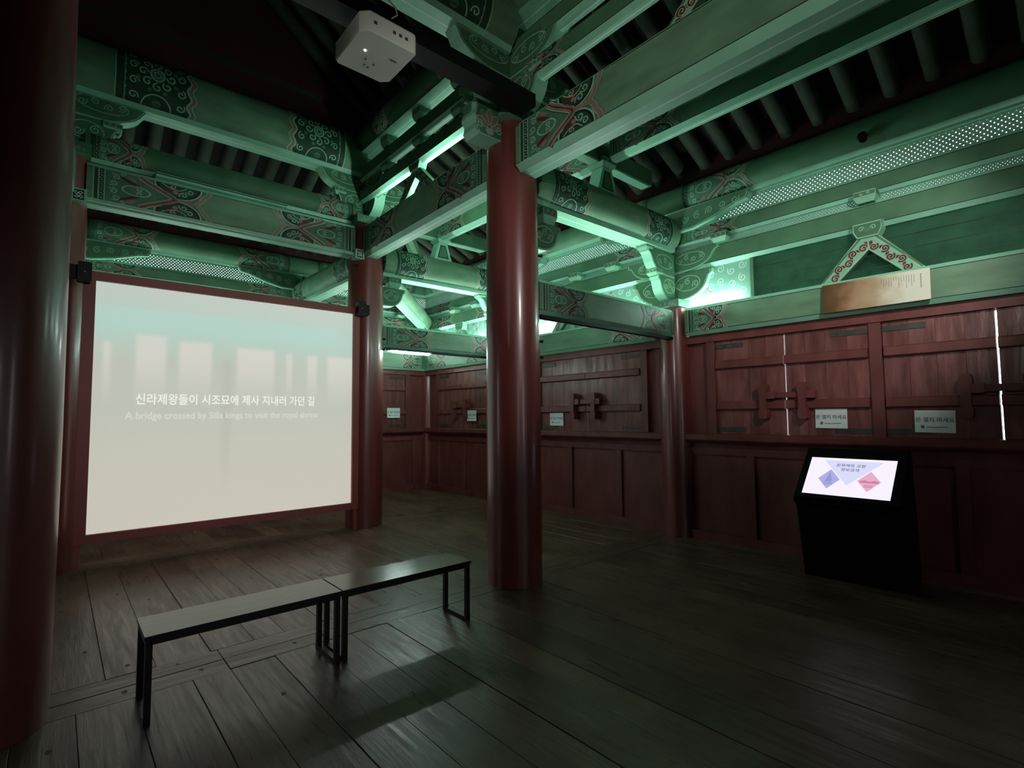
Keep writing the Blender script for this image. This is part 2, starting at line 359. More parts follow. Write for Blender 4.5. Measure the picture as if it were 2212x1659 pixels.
def round_beam(name, label, p0, p1, z0, h, w, cat='beam', ends='flower', wd=1.0, dz=0.0, face='green', gap=0.0, bevel=True, flat=0.5):
    rz, L = beam_frame(p0, p1); t = thing(name, label, cat, (p0[0], p0[1], z0), rz)
    y = w/2; zb = .05 if bevel else 0
    arc = []
    n = 14
    for i in range(n+1):
        a = R(-62+i*(152/n)); arc.append((-y*abs(cos(a))**.8, zb+(h-zb)*(.42+.58*sin(a) if sin(a) > 0 else .42+.42*sin(a)/sin(R(62)))))
    half = arc
    full = [(-w*flat*.5, 0)] + [(arc[0][0], zb)] + half[1:] + [(-a, b) for a, b in half[:-1][::-1]] + [(w*flat*.5, 0)]
    full = full[:-2] + [(-arc[0][0], zb), (w*flat*.5, 0)]
    full = full + [(.006, 0), (-.006, 0)]
    n2 = len(full); ms = []
    for i in range(n2):
        if i == 0: ms.append('pale')
        elif i == n2-4: ms.append('pale')
        elif i == n2-3 or i == n2-1: ms.append('pale2')
        elif i == n2-2: ms.append('white')
        else: ms.append(face)
    MB().prism(full, lambda a, b: (0, a, b), lambda a, b: (L, a, b+dz), ms, face).build('beam_body', t, True)
    def arcpt(tt, l):
        f = max(0, min(1, tt))*12; i = min(int(f), len(arc)-2); q = f-i
        a = Vector(arc[i]); b = Vector(arc[i+1]); P = a.lerp(b, q); d = (b-a); nn = Vector((-d.y, d.x)).normalized()
        return P+nn*(EPS*l+.002)
    for i in (0, 1):
        pm = motif_flower(wd) if ends == 'flower' else motif_end(wd)
        def place(a, b, l, i=i):
            P = arcpt(b, l); x = gap+a*h
            x = x if i == 0 else L-x
            return (x, P.x, P.y+dz*x/L)
        if ends: apply_paint(pm, 'painted_end', t, place)
    return t
# ------------------------------------------------------------------ brackets
def arm_poly(L, h, kind=0):
    """underside curves out from the column, ends in a blunt nose"""
    pts = [(0, 0), (L*.35, .0)]
    for i in range(1, 8):
        a = R(-90+i*90/8); pts.append((L*.35+L*.55*cos(a), h*.75+h*.75*sin(a)))
    pts += [(L*.94, h*.78), (L, h*.84), (L, h), (0, h)]
    return pts
def arm(parent, L, h, z, th, rz, name='arm', s0=0.0, face='greend', scroll=True, both=True):
    poly = arm_poly(L, h); n = len(poly)
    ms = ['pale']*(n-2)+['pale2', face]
    mb = MB().prism(poly, lambda a, b: (s0+a, -th/2, z+b), lambda a, b: (s0+a, th/2, z+b), ms, face)
    o = mb.build(name, parent); o.rotation_euler.z = rz
    e = .014; k = 0
    for sd in ((-1, 1) if both else (-1,)):
        pm = Paint(); edge = [(a, b) for a, b in poly[:-1]]
        inner = [(a*.97, b*.94+.008) for a, b in edge]
        pm.stroke(inner, e, 'line', 1)
        if scroll:
            sp = motif_scroll(L*.62, h*.62)
            for pts, m, l in sp.p: pm.poly([(a+L*.12, b+h*.28) for a, b in pts], m, l)
        pl = apply_paint(pm, 'painted_scroll', o, lambda a, b, l, sd=sd: (s0+a, sd*(th/2+EPS*l), z+b))
    return o
def block(parent, x, y, z, w=.15, h=.11, name='bearing_block'):
    a, b = w/2*.72, w/2
    mb = MB()
    lo = [(x-a, y-a, z), (x+a, y-a, z), (x+a, y+a, z), (x-a, y+a, z)]; mi = [(x-b, y-b, z+h*.45), (x+b, y-b, z+h*.45), (x+b, y+b, z+h*.45), (x-b, y+b, z+h*.45)]
    hi = [(x-b, y-b, z+h), (x+b, y-b, z+h), (x+b, y+b, z+h), (x-b, y+b, z+h)]
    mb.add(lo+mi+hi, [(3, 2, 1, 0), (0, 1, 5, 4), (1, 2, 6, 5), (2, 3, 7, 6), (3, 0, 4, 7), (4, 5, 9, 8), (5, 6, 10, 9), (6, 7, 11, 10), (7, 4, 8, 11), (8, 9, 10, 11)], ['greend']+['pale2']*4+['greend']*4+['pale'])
    for sx, sy, dx, dy in ((x-b, y-b-.001, 1, 0), (x-b-.001, y-b, 0, 1)):
        p = Paint(); z0 = z+h*.45; hh = h*.55
        p.stroke([(0.006, .006), (w-.006, .006), (w-.006, hh-.006), (.006, hh-.006), (.006, .006)], .008, 'line', 1)
        p.spiral(w*.35, hh*.5, hh*.25, 'line', 1, 0, 1, .007); p.spiral(w*.65, hh*.5, hh*.25, 'line', 1, 180, 1, .007)
        for pts, m, l in p.p: mb.add([(sx+dx*a, sy+dy*a, z0+c) for a, c in pts], [tuple(range(len(pts)))], m)
    return mb.build(name, parent)

# ================================================================== SETTING
# grid
C0, C1, C2, C2b = (3.21, 3.63), (3.30, 6.93), (-0.22, 3.63), (-0.06, 6.98)
XW, YW = 6.0, 9.62
C3, C3b, C4 = (5.97, 3.60), (6.0, 6.90), (6.05, 9.62)
XL, YB = -3.1, -3.2

def floor():
    f = MB().box(XL-.2, XW+.4, YB-.2, YW+.4, -0.2, -0.035, 'sub').build('floor'); tag(f, 'dark worn timber plank floor of the hall', None, kind='structure')
    rails = [(-0.10, .26), (3.54, .34), (6.80, .34), (9.42, .30)]
    def plank(x0, x1, y0, y1, m='floor'):
        w, d = (x1-x0), (y1-y0); dz = random.uniform(-.0025, .0015); g = .0010; c = .0022
        mb = MB(); top = [(g+c, g+c, 0), (w-g-c, g+c, 0), (w-g-c, d-g-c, 0), (g+c, d-g-c, 0)]; mid = [(g, g, -c), (w-g, g, -c), (w-g, d-g, -c), (g, d-g, -c)]; lo = [(a, b, -.034) for a, b, _ in mid]
        mb.add(top+mid+lo, [(0, 1, 2, 3)]+[(i+4, (i+1) % 4+4, (i+1) % 4, i) for i in range(4)]+[(i+8, (i+1) % 4+8, (i+1) % 4+4, i+4) for i in range(4)], m)
        if random.random() < .6:
            for _ in range(random.randint(1, 4)):
                cx, cy = random.uniform(.05, w-.05), random.uniform(.1, max(.12, d-.1))
                if w-.04 > cx and d > .16:
                    r = random.uniform(.008, .02); q = [(cx+r*cos(k*pi/4)*random.uniform(.7, 1.1), cy+1.5*r*sin(k*pi/4)*random.uniform(.8, 1.1), .0004) for k in range(8)]
                    mb.add(q, [tuple(range(8))], 'knot')
        mb.build('plank', f, loc=(x0, y0, dz))
    ys = [YB]
    for y, w in rails:
        x = XL
        while x < XW+.2:
            x2 = min(XW+.2, x+random.uniform(1.9, 2.9)); 
            plank(x, x2, y, y+w/2-.0, 'floorx'); plank(x, x2, y+w/2, y+w, 'floorx'); x = x2
        ys += [y, y+w]
    ys.append(YW+.2)
    for i in range(0, len(ys), 2):
        a, b = ys[i], ys[i+1]
        if b-a < .05: continue
        x = XL+random.uniform(0, .1)
        while x < XW+.1:
            w = random.uniform(.19, .33)
            plank(x, min(x+w, XW+.2), a, b); x += w
    return f
FL = floor()

def wall_local(name, label, loc, rz):
    return thing(name, label, None, loc, rz, kind='structure')
# right wall: local x runs from the far corner toward the viewer, local -y faces the room
RW = wall_local('wall_right', 'dark red timber wall with low wainscot and shuttered openings', (XW-.05, YW, 0), -pi/2)
ry = lambda y: YW-y            # world y -> local x on the right wall
LEN_R = YW-YB
def wall_parts(Wl, L, bays, cols, sill_pieces=True):
    MB().box(0, L, .03, .09, 0, 1.19, 'wallred').build('wainscot_board', Wl)
    MB().box(0, L, -.03, .12, 0, .10, 'wallred').build('base_rail', Wl)
    MB().box(0, L, .0, .12, 1.02, 1.10, 'wallred').build('upper_rail', Wl)
    x = 0
    # sill ledge with a rounded nose, split at columns
    for a, b in zip([0]+[c for c in cols], [c for c in cols]+[L]):
        pr = [(-.095, 1.185), (-.105, 1.20), (-.105, 1.255), (-.09, 1.27), (.12, 1.27), (.12, 1.16), (-.06, 1.16)]
        MB().prism(pr, lambda p, q, a=a: (a+.16, p, q), lambda p, q, b=b: (b-.16, p, q), 'wallred', 'wallred').build('sill_rail', Wl)
    MB().box(0, L, -.045, .12, 2.375, 2.468, 'wallred').build('head_rail', Wl)
    # posts and infill between bays
    pos = 0
    for a, b in bays:
        if a-.10-pos > .02:
            MB().box(pos, a-.10, .035, .09, 1.27, 2.375, 'wallred').build('wall_board', Wl)
            MB().box(a-.10, a, -.03, .12, 1.27, 2.375, 'wallred').build('post', Wl)
        MB().box(b, b+.10, -.03, .12, 1.27, 2.375, 'wallred').build('post', Wl)
        pos = b+.10
    MB().box(pos, L, .035, .09, 1.27, 2.375, 'wallred').build('wall_board', Wl)
    # wainscot stiles
    x = .5
    while x < L:
        MB().box(x-.045, x+.045, .0, .05, .10, 1.02, 'wallred').build('stile', Wl); x += .92
baysR = [(ry(9.02), ry(7.42)), (ry(6.04), ry(4.10)), (ry(3.05), ry(1.47)), (ry(1.37), ry(-.25)), (ry(-.6), ry(-2.2))]
wall_parts(RW, LEN_R, baysR, [ry(6.90), ry(3.60)])
BW = wall_local('wall_back', 'dark red timber back wall behind the projection screen', (XL, YW-.05, 0), 0)
LEN_B = XW-XL
bx = lambda x: x-XL
baysB = [(bx(-2.6), bx(-1.0)), (bx(.55), bx(2.5)), (bx(3.75), bx(5.45))]
wall_parts(BW, LEN_B, baysB, [bx(-.06), bx(3.3)])
# walls out of view
MB().box(XL-.12, XL, YB, 5.5, 0, 5.2, 'redboard').box(XL-.12, XL, 5.85, YW, 0, 5.2, 'redboard').box(XL-.12, XL, 5.5, 5.85, 0, .9, 'redboard').box(XL-.12, XL, 5.5, 5.85, 2.4, 5.2, 'redboard').build('wall_left'); tag(bpy.data.objects['wall_left'], 'dark red timber wall beyond the left columns', kind='structure')
fw = MB(); gx = [XL-.12, .3, .6, 2.95, 3.35, XW+.1]
for i in range(0, 6, 2): fw.box(gx[i], gx[i+1], YB-.12, YB, 0, 5.2, 'redboard')
for i in (1, 3): fw.box(gx[i], gx[i+1], YB-.12, YB, 0, .9, 'redboard').box(gx[i], gx[i+1], YB-.12, YB, 2.4, 5.2, 'redboard')
fw.build('wall_front'); tag(bpy.data.objects['wall_front'], 'dark red timber wall behind the viewer', kind='structure')
M['earth'] = mat('outside_ground', (0.16, 0.14, 0.11), 0.9, 0.2, 1.0)
MB().add([(-40, -40, -.75), (40, -40, -.75), (40, 40, -.75), (-40, 40, -.75)], [(0, 1, 2, 3)], 'earth').build('ground'); tag(bpy.data.objects['ground'], 'pale earth ground outside the hall', kind='structure')

# ------------------------------------------------------------------ shutters (doors)
def door(n, Wl_loc, rz, x0, x1, label, seed, latch=True):
    """double-leaf plank shutter, local frame as the wall; x0..x1 opening"""
    random.seed(seed)
    d = thing('door_%d' % n, label, None, Wl_loc, rz, kind='structure')
    L = x1-x0; mid = (x0+x1)/2; g = .006
    z0, z1 = 1.272, 2.372
    for lf in (0, 1):
        a, b = (x0+.004, mid-g) if lf == 0 else (mid+g, x1-.004)
        k = 4; w = (b-a)/k
        for i in range(k):
            off = random.uniform(0, .006); s = a+i*w; 
            MB().box(s+.0012, s+w-.0012, .0+off, .03+off, z0, z1, 'doorred').build('plank', d)
        MB().box(a-.008 if lf == 0 else a, b if lf == 0 else b+.008, .0365, .05, z0-.01, z1+.01, 'doorred').build('light_blocking_board', d)  # added unseen board, blocks daylight between the planks
        for zb, hb in ((2.04, .095), (1.555, .095)):
            pr = [(-.045, zb+.008), (-.045, zb+hb-.012), (-.035, zb+hb), (0.005, zb+hb), (0.005, zb), (-.037, zb)]
            e0 = a+.012; e1 = b-.012
            if lf == 0: e1 = mid-.007
            else: e0 = mid+.007
            MB().prism(pr, lambda p, q, e0=e0: (e0, p, q), lambda p, q, e1=e1: (e1, p, q), 'wallred', 'wallred').build('batten', d)
        for zh in (1.30, 2.28):
            xa = a if lf == 0 else b-.33
            MB().box(xa+.0, xa+.33, -.006, .002, zh, zh+.052, 'iron').build('hinge_plate', d)
        if latch:
            c = mid-.21 if lf == 0 else mid+.19
            # shaped keeper bar with waist
            pr = [(-.035, 1.45), (.035, 1.45), (.045, 1.49), (.045, 1.53), (.034, 1.56), (.034, 1.73), (.045, 1.75), (.045, 1.79), (.035, 1.83), (-.035, 1.83), (-.045, 1.79), (-.045, 1.75), (-.034, 1.73), (-.034, 1.56), (-.045, 1.53), (-.045, 1.49)]
            MB().prism(pr, lambda p, q: (c+p, -.115, q), lambda p, q: (c+p, -.005, q), 'wallred', 'wallred').build('latch_bar', d)
            MB().box(c+.03 if lf else c-.03, (c+.12) if lf else c+.12, -.105, -.03, 1.665, 1.745, 'wallred').build('latch_stub', d)
    if latch: MB().box(mid-.09, mid+.16, -.08, -.045, 1.675, 1.735, 'wallred').build('latch_bolt', d)
    return d
Rloc = (XW-.05, YW, 0); Bloc = (XL, YW-.05, 0)
door(1, Rloc, -pi/2, *baysR[2], 'red plank shutter pair behind the black kiosk, right of the wall column', 11)
door(2, Rloc, -pi/2, *baysR[3], 'red plank shutter pair at the right edge, nearest the viewer', 12)
door(3, Rloc, -pi/2, *baysR[1], 'red plank shutter pair between the central column and the wall column', 13)
door(4, Rloc, -pi/2, *baysR[0], 'red plank shutter pair in the far right corner bay', 14)
door(5, Bloc, 0, *baysB[2], 'red plank shutter pair on the back wall right of the screen', 15)
door(6, Bloc, 0, *baysB[1], 'red plank shutter pair on the back wall hidden by the projection screen', 16, False)
door(7, Rloc, -pi/2, *baysR[4], 'red plank shutter pair on the right wall beside the viewer', 17, False)
door(8, Bloc, 0, *baysB[0], 'red plank shutter pair on the back wall left of the screen', 18, False)
random.seed(5)

# ------------------------------------------------------------------ columns
def column(c, r, h, label, pegs=(), name='column'):
    t = thing(name, label, 'column', (c[0], c[1], 0))
    mb = MB(); n = 48; rings = []
    for z, k in ((0, 1.0), (.15, 1.0), (h*.33, 1.015), (h*.7, .985), (h, .93)):
        rings.append([(r*k*cos(2*pi*i/n), r*k*sin(2*pi*i/n), z) for i in range(n)])
    P = sum(rings, []); Fc = []
    for j in range(len(rings)-1):
        for i in range(n): Fc.append((j*n+i, j*n+(i+1) % n, (j+1)*n+(i+1) % n, (j+1)*n+i))
    mb.add(P, Fc+[tuple(range(n))[::-1], tuple(range((len(rings)-1)*n, len(rings)*n))], 'col')
    o = mb.build('shaft', t, True)
    for a, z in pegs:
        MB().tube((r*.95*cos(a), r*.95*sin(a), z), ((r+.035)*cos(a), (r+.035)*sin(a), z), .014, 'black', 8).build('peg', t)
    return t
ang = R(-38)
column(C0, .25, 4.31, 'thick red lacquered round column standing in the middle of the hall', [(ang, 3.28), (ang, 3.02), (ang, 2.20), (ang, 2.05)])
column(C1, .25, 4.31, 'red lacquered round column at the right side of the projection screen', [(ang, 3.75), (ang, 3.42), (ang, 2.62), (ang, 2.47), (R(215), 3.62)])
column(C2, .25, 4.31, 'nearest red round column, cut off by the left edge')
column(C2b, .25, 4.31, 'red lacquered round column at the left side of the projection screen')
column(C3, .20, 2.86, 'red wall column between the far shutters and the kiosk shutters')
column(C3b, .20, 2.86, 'red wall column hidden behind the middle column')
column(C4, .18, 2.86, 'slim red column in the far right corner')
column((-.06, YW-.03), .2, 2.86, 'red wall column behind the left side of the screen')
column((3.3, YW-.03), .2, 2.86, 'red wall column behind the right side of the screen')

# ------------------------------------------------------------------ outer ring: tie beams, gap boards, beams, perforated strips, purlins
tieR = flat_beam
flat_beam('tie_beam', 'painted green tie beam above the far right shutters, corner to middle column', (XW-.08, YW-.2), (XW-.08, 7.08), 2.468, .352, .22, (.8, .8))
flat_beam('tie_beam', 'painted green tie beam above the shutters between middle column and wall column', (XW-.08, 6.72), (XW-.08, 3.80), 2.468, .352, .22, (.75, .62))
flat_beam('tie_beam', 'painted green tie beam carrying the brown plaque above the kiosk shutters', (XW-.08, 3.36), (XW-.08, YB), 2.468, .352, .22, (.42, 0))
flat_beam('tie_beam', 'painted green tie beam on the back wall right of the screen', (3.5, YW-.08), (XW-.12, YW-.08), 2.468, .352, .22, (.7, .5))
flat_beam('tie_beam', 'painted green tie beam on the back wall behind the screen', (.12, YW-.08), (3.1, YW-.08), 2.468, .352, .22, (0, 0))
flat_beam('tie_beam', 'painted green tie beam from the wall column to the middle column', (C0[0]+.23, C0[1]-.03), (C3[0]-.18, C3[1]), 2.475, .345, .20, (.62, .58))
flat_beam('tie_beam', 'painted green tie beam right of the screen column with a tube lamp under it', (C1[0]+.23, C1[1]), (C3b[0]-.18, C3b[1]), 2.51, .345, .20, (.72, .6))
def layer(axis, lab, p0, p1, ends, inner):
    """upper layers of an outer wall; p0->p1 with the painted face toward the room"""
    flat_beam('wall_plate_beam', 'lower dark green plate beam '+lab, p0, p1, 3.30, .275, .12, ends, face='greend')
    flat_beam('wall_plate_beam', 'middle dark green plate beam '+lab, p0, p1, 3.632, .21, .12, ends, face='greend', c=.03)
    t = round_beam('purlin', 'round green eaves purlin '+lab, p0, p1, 4.05, .37, .34, ends='end', wd=1.1, gap=.35, face='greend')
layer('y', 'over the right wall', (XW-.03, YW), (XW-.03, YB), (1.1, 0), True)
layer('x', 'over the back wall', (XL, YW-.03), (XW, YW-.03), (0, 1.1), True)
# extra ends around C3 on plate beams and purlin: painted panels beside the column head
def local_end(parent_name, label, xw, y0, sgn, z, h, wd, off=.002):
    pass
def painted_ends_at(obj_label, z0, h, w, c, ys, wd, base=XW-.03, kind='flat'):
    par = [o for o in bpy.data.objects if o.get('label') == obj_label][0]
    L0 = YW if 'right' in obj_label else None
    for y, sg in ys:
        pm = motif_end(wd/h)
        if kind == 'flat':
            pl = lambda a, b, l: ((L0-y)-sg*(.20+a*h), -w/2-EPS*l, b*(h-2*c)+c)
        else: continue
        apply_paint(pm, 'painted_end', par, pl)
painted_ends_at('middle dark green plate beam over the right wall', 3.632, .21, .12, .03, [(3.6, -1), (3.6, 1), (6.9, 1), (6.9, -1)], .62)
painted_ends_at('lower dark green plate beam over the right wall', 3.30, .275, .12, .04, [(6.9, 1), (6.9, -1)], .55)
parB = [o for o in bpy.data.objects if o.get('label') == 'middle dark green plate beam over the back wall'][0]
for xx, sg in ((.0, 1), (3.3, -1), (3.3, 1)):
    apply_paint(motif_end(.62/.21), 'painted_end', parB, lambda a, b, l: (xx-XL+sg*(.22+a*.21), -.06-EPS*l, b*.15+.03))
parB2 = [o for o in bpy.data.objects if o.get('label') == 'lower dark green plate beam over the back wall'][0]
for xx, sg in ((.0, 1), (3.3, -1), (3.3, 1)):
    apply_paint(motif_end(.75/.275), 'painted_end', parB2, lambda a, b, l: (xx-XL+sg*(.22+a*.275), -.06-EPS*l, b*.195+.04))
def purlin_ends(label, spots, h=.37, w=.34, wd=.8):
    par = [o for o in bpy.data.objects if o.get('label') == label][0]
    arc = []
    for i in range(15):
        a = R(-62+i*(152/14)); arc.append(Vector((-w/2*abs(cos(a))**.8, .05+(h-.05)*(.42+.58*sin(a) if sin(a) > 0 else .42+.42*sin(a)/sin(R(62))))))
    for x0, sg in spots:
        def pl(s, t, l):
            f = max(0, min(1, t))*12; i = min(int(f), 13); P = arc[i].lerp(arc[i+1], f-i); d = arc[i+1]-arc[i]; n = Vector((-d.y, d.x)).normalized(); P = P+n*(EPS*l+.002)
            return (x0+sg*s*h, P.x, P.y)
        apply_paint(motif_end(wd/h*1.0), 'painted_end', par, pl)
purlin_ends('round green eaves purlin over the right wall', [(ry(3.6)-.2, -1), (ry(3.6)+.2, 1), (ry(6.9)+.2, 1), (ry(6.9)-.2, -1)])
purlin_ends('round green eaves purlin over the back wall', [(bx(.0)+.2, 1), (bx(3.3)-.2, -1), (bx(3.3)+.2, 1)])

def gap_boards(lab, loc, rz, L, spans, glass, closed):
    """what closes the gaps between the beams: perforated strips, boards, glass"""
    t = thing('perforated_strip', 'long perforated vent strip under the eaves purlin '+lab, 'vent strip', loc, rz)
    MB().box(0, L, -.005, .0, 3.83, 4.06, 'perf').build('perforated_sheet', t)
    MB().box(0, L, -.03, .0, 4.035, 4.055, 'pale').build('edge_bead', t)
    t2 = thing('perforated_strip', 'thin perforated vent strip between the plate beams '+lab, 'vent strip', loc, rz)
    MB().box(0, L, -.005, .0, 3.57, 3.64, 'perffine').build('perforated_sheet', t2)
gap_boards('over the right wall', (XW-.03, YW, 0), -pi/2, LEN_R, None, None, None)
gap_boards('over the back wall', (XL, YW-.03, 0), 0, LEN_B, None, None, None)
def panel(label, loc, rz, x0, x1, m='mid', paint=True, key=0):
    t = thing('gap_panel', label, 'panel', loc, rz)
    MB().box(x0, x1, .0, .02, 2.81, 3.31, m).build('board', t)
    if paint:
        p = Paint(); random.seed(key)
        n = int((x1-x0)/.13)
        for i in range(n):
            for j in range(3):
                p.spiral(x0+.07+i*.13, 2.9+j*.15+(i % 2)*.05, .045, 'white', 1, random.uniform(0, 360), 1.3, .010, random.choice((-1, 1)), .03)
        for i in range(max(1, n//4)):
            xx = x0+.1+i*.5; p.stroke([(xx, 3.28), (xx+.35, 2.84)], .035, 'pink', 0.5)
        apply_paint(p, 'painted_scroll', t, lambda a, b, l: (a, -EPS*l, b))
    return t
RL = (XW-.03, YW, 0); BL_ = (XL, YW-.03, 0)
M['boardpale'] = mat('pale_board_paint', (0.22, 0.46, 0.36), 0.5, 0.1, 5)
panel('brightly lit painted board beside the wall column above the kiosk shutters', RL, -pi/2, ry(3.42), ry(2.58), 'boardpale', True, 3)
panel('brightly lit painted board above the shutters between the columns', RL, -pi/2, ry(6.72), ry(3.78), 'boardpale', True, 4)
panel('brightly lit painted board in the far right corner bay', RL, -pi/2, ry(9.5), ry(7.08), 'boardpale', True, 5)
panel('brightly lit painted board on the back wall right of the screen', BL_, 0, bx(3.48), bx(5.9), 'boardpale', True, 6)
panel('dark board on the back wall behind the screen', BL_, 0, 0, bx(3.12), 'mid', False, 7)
# glazed part right of the lit board: dark boards behind a glass pane
t = thing('glazed_panel', 'dark glazed opening with horizontal boards above the kiosk shutters', 'panel', RL, -pi/2)
for i in range(4):
    MB().box(ry(2.58), LEN_R, .08-.02*i, .11-.02*i+.01, 2.81+i*.125, 2.81+i*.125+.122, 'mid').build('board', t)
gm = bpy.data.materials.new('window_glass'); nt, p = nodes(gm); p.inputs['Base Color'].default_value = (.8, .95, .9, 1); p.inputs['Roughness'].default_value = .03
p.inputs['Transmission Weight'].default_value = 1; p.inputs['IOR'].default_value = 1.3; M['glass'] = gm
MB().box(ry(2.575), LEN_R, -.012, -.006, 2.82, 3.30, 'glass').build('glass_pane', t)
MB().box(ry(2.60), ry(2.565), -.02, .12, 2.81, 3.31, 'greend').build('glazing_bar', t)
# bearing blocks between plate beams
BB = [(1.42, 'above the triangular strut and plaque'), (-.6, 'beside the right frame edge'), (2.9, 'just right of the wall column'), (4.5, 'just left of the wall column'), (5.2, 'above the strut between the two columns'), (5.9, 'nearest the right edge of the middle column'), (7.7, 'in the far corner bay, nearer the viewer'), (8.4, 'in the far corner bay, nearest the corner')]
for y, w_ in BB:
    t = thing('bearing_block', 'small painted block between plate beams '+w_, 'block', (XW-.09, y, 3.545), 0, 'bearing blocks between plate beams'); block(t, 0, 0, 0, .19, .11)
for x, w_ in ((3.9, 'nearest the screen column'), (4.6, 'above the back wall strut'), (5.3, 'nearest the far corner')):
    t = thing('bearing_block', 'small painted block on the back wall '+w_, 'block', (x, YW-.09, 3.545), 0, 'bearing blocks on the back wall'); block(t, 0, 0, 0, .17, .11)

# A-shaped struts
def strut(label, loc, rz, w=.84, h=.42, top=.20, key=0):
    t = thing('triangular_strut', label, 'strut', loc, rz)
    th = .07; b = w/2; 
    for sg in (-1, 1):
        leg = [(sg*b, 0), (sg*(b-.17), 0), (0, h*.62), (0, h), (sg*.06, h)]
        if sg < 0: leg = leg[::-1]
        MB().prism(leg, lambda a, z: (a, -th/2, z), lambda a, z: (a, th/2, z), 'greend', 'pale2').build('strut_leg', t)
        p = Paint()
        p.stroke([(sg*(b-.02), .012), (sg*.05, h-.02)], .018, 'greend', 1.5); p.stroke([(sg*(b-.045), .012), (sg*.03, h-.03)], .008, 'line', 2)
        p.stroke([(sg*(b-.155), .012), (0, h*.64)], .012, 'line', 1.5)
        # flowing cloud band
        x0, z0, x1, z1 = sg*(b-.10), .02, sg*.015, h*.80
        dx, dz = x1-x0, z1-z0; q = math.hypot(dx, dz); nx, nz = -dz/q*sg, dx/q*sg
        P = []; n = 60
        for i in range(n+1):
            u = i/n; amp = .030*sin(u*pi*5+.3); P.append((x0+dx*u+nx*amp, z0+dz*u+nz*amp))
        p.stroke(P, .042, 'line', 2.2); p.stroke(P, .028, 'redp', 3)
        for k in range(5):
            u = (k+.35)/5; s_ = 1 if k % 2 else -1; cx, cz = x0+dx*u-nx*.018*s_, z0+dz*u-nz*.018*s_
            p.spiral(cx, cz, .038, 'line', 3.6, 40+180*k, 1.2, .026, s_*sg); p.spiral(cx, cz, .038, 'redp', 4.2, 40+180*k, 1.2, .015, s_*sg)
        apply_paint(p, 'painted_cloud_band', t, lambda a, z, l: (a, -th/2-EPS*l, z))
    # cap block
    cap = [(-.09, h-.04), (.09, h-.04), (.125, h+.03), (.125, h+.11), (-.125, h+.11), (-.125, h+.03)]
    o = MB().prism(cap, lambda a, z: (a, -th/2-.02, z), lambda a, z: (a, th/2+.02, z), 'pale', 'greend').build('cap_block', t)
    p = Paint(); p.stroke([(-.085, h-.03), (.085, h-.03), (.115, h+.03), (.115, h+.10), (-.115, h+.10), (-.115, h+.03), (-.085, h-.03)], .010, 'line', 1); p.ell(0, h+.045, .05, .03, 'mid', 1, n=10); p.spiral(-.05, h+.05, .025, 'line', 2, 0, 1.2, .007); p.spiral(.05, h+.05, .025, 'line', 2, 180, 1.2, .007, -1)
    apply_paint(p, 'painted_leaf', o, lambda a, z, l: (a, -th/2-.02-EPS*l, z))
    return t
strut('triangular strut painted with a red cloud band behind the brown plaque', (XW-.10, 1.42, 2.82), -pi/2, .86, .42)
strut('triangular strut with red cloud band above the shutters right of the middle column', (XW-.10, 5.30, 2.82), -pi/2, .80, .40)
strut('triangular strut with red cloud band in the far right corner bay', (XW-.10, 8.2, 2.82), -pi/2, .80, .40)
strut('triangular strut with red cloud band over the back wall right of the screen', (4.62, YW-.10, 2.82), 0, .80, .40)

# ------------------------------------------------------------------ round beams over the aisle
round_beam('crossbeam', 'round green crossbeam with flower rosettes from the middle column to the wall column', (C0[0]+.22, C0[1]), (C3[0]-.12, C3[1]), 3.56, .45, .40, wd=.95, gap=.10, flat=.55)
round_beam('crossbeam', 'round green crossbeam with flower rosettes right of the screen column', (C1[0]+.22, C1[1]), (C3b[0]-.12, C3b[1]), 3.56, .45, .40, wd=.95, gap=.10, flat=.55)
round_beam('crossbeam', 'short round green crossbeam running back from the screen column to the back wall', (C1[0], YW-.14), (C1[0], C1[1]+.22), 3.52, .43, .38, wd=.85, flat=.55)
round_beam('crossbeam', 'round green crossbeam behind the left end of the screen', (C2b[0], YW-.14), (C2b[0], C2b[1]+.22), 3.52, .43, .38, wd=.85, flat=.55)
round_beam('diagonal_beam', 'pale green diagonal beam sloping from the screen column to the far corner', (C1[0]+.2, C1[1]+.2), (C4[0]-.15, C4[1]-.15), 3.62, .34, .32, wd=.8, dz=-.32, ends=None, face='green', flat=.6)
# under-brackets on the column sides
for lab, c in (('middle column', C0), ('screen column', C1)):
    t = thing('under_bracket', 'scroll-painted bracket under the round crossbeam on the right side of the '+lab, 'bracket', (c[0], c[1], 0))
    arm(t, .40, .28, 3.13, .14, 0, 'arm', .20)
    block(t, .42, 0, 3.41, .20, .16)

# column-head brackets of the outer ring
def head_outer(label, c, inward, th=.13):
    t = thing('column_head_bracket', label, 'bracket', (c[0], c[1], 0))
    # capital block with lotus paint
    a = .19
    cb = MB(); cb.box(-a, a-.0, -a, a, 2.85, 2.94, 'pale2'); o = cb.build('capital', t)
    for sx in (0, 1):
        p = motif_lotus(2*a, .09)
        if sx == 0: apply_paint(p, 'painted_lotus', o, lambda u, v, l: (-a+u, -a-EPS*l, 2.85+v))
        else: apply_paint(p, 'painted_lotus', o, lambda u, v, l: (-a-EPS*l, a-u, 2.85+v))
    for d in inward:
        arm(t, .42, .30, 2.94, th, d, 'arm', .0); arm(t, .62, .30, 3.24, th, d, 'arm', .0)
        for s, z in ((.40, 3.22), (.60, 3.50)): 
            q = block(t, s*cos(d), s*sin(d), z-.0, .15, .08)
    return t, th
t, th = head_outer('painted column-head bracket on the wall column between the shutters', (C3[0]-.02, C3[1]), [pi])
for sg in (1, -1):
    arm(t, .56, .33, 2.95, .10, sg*pi/2, 'arm', 0); arm(t, .66, .26, 3.30, .10, sg*pi/2, 'arm', .0)
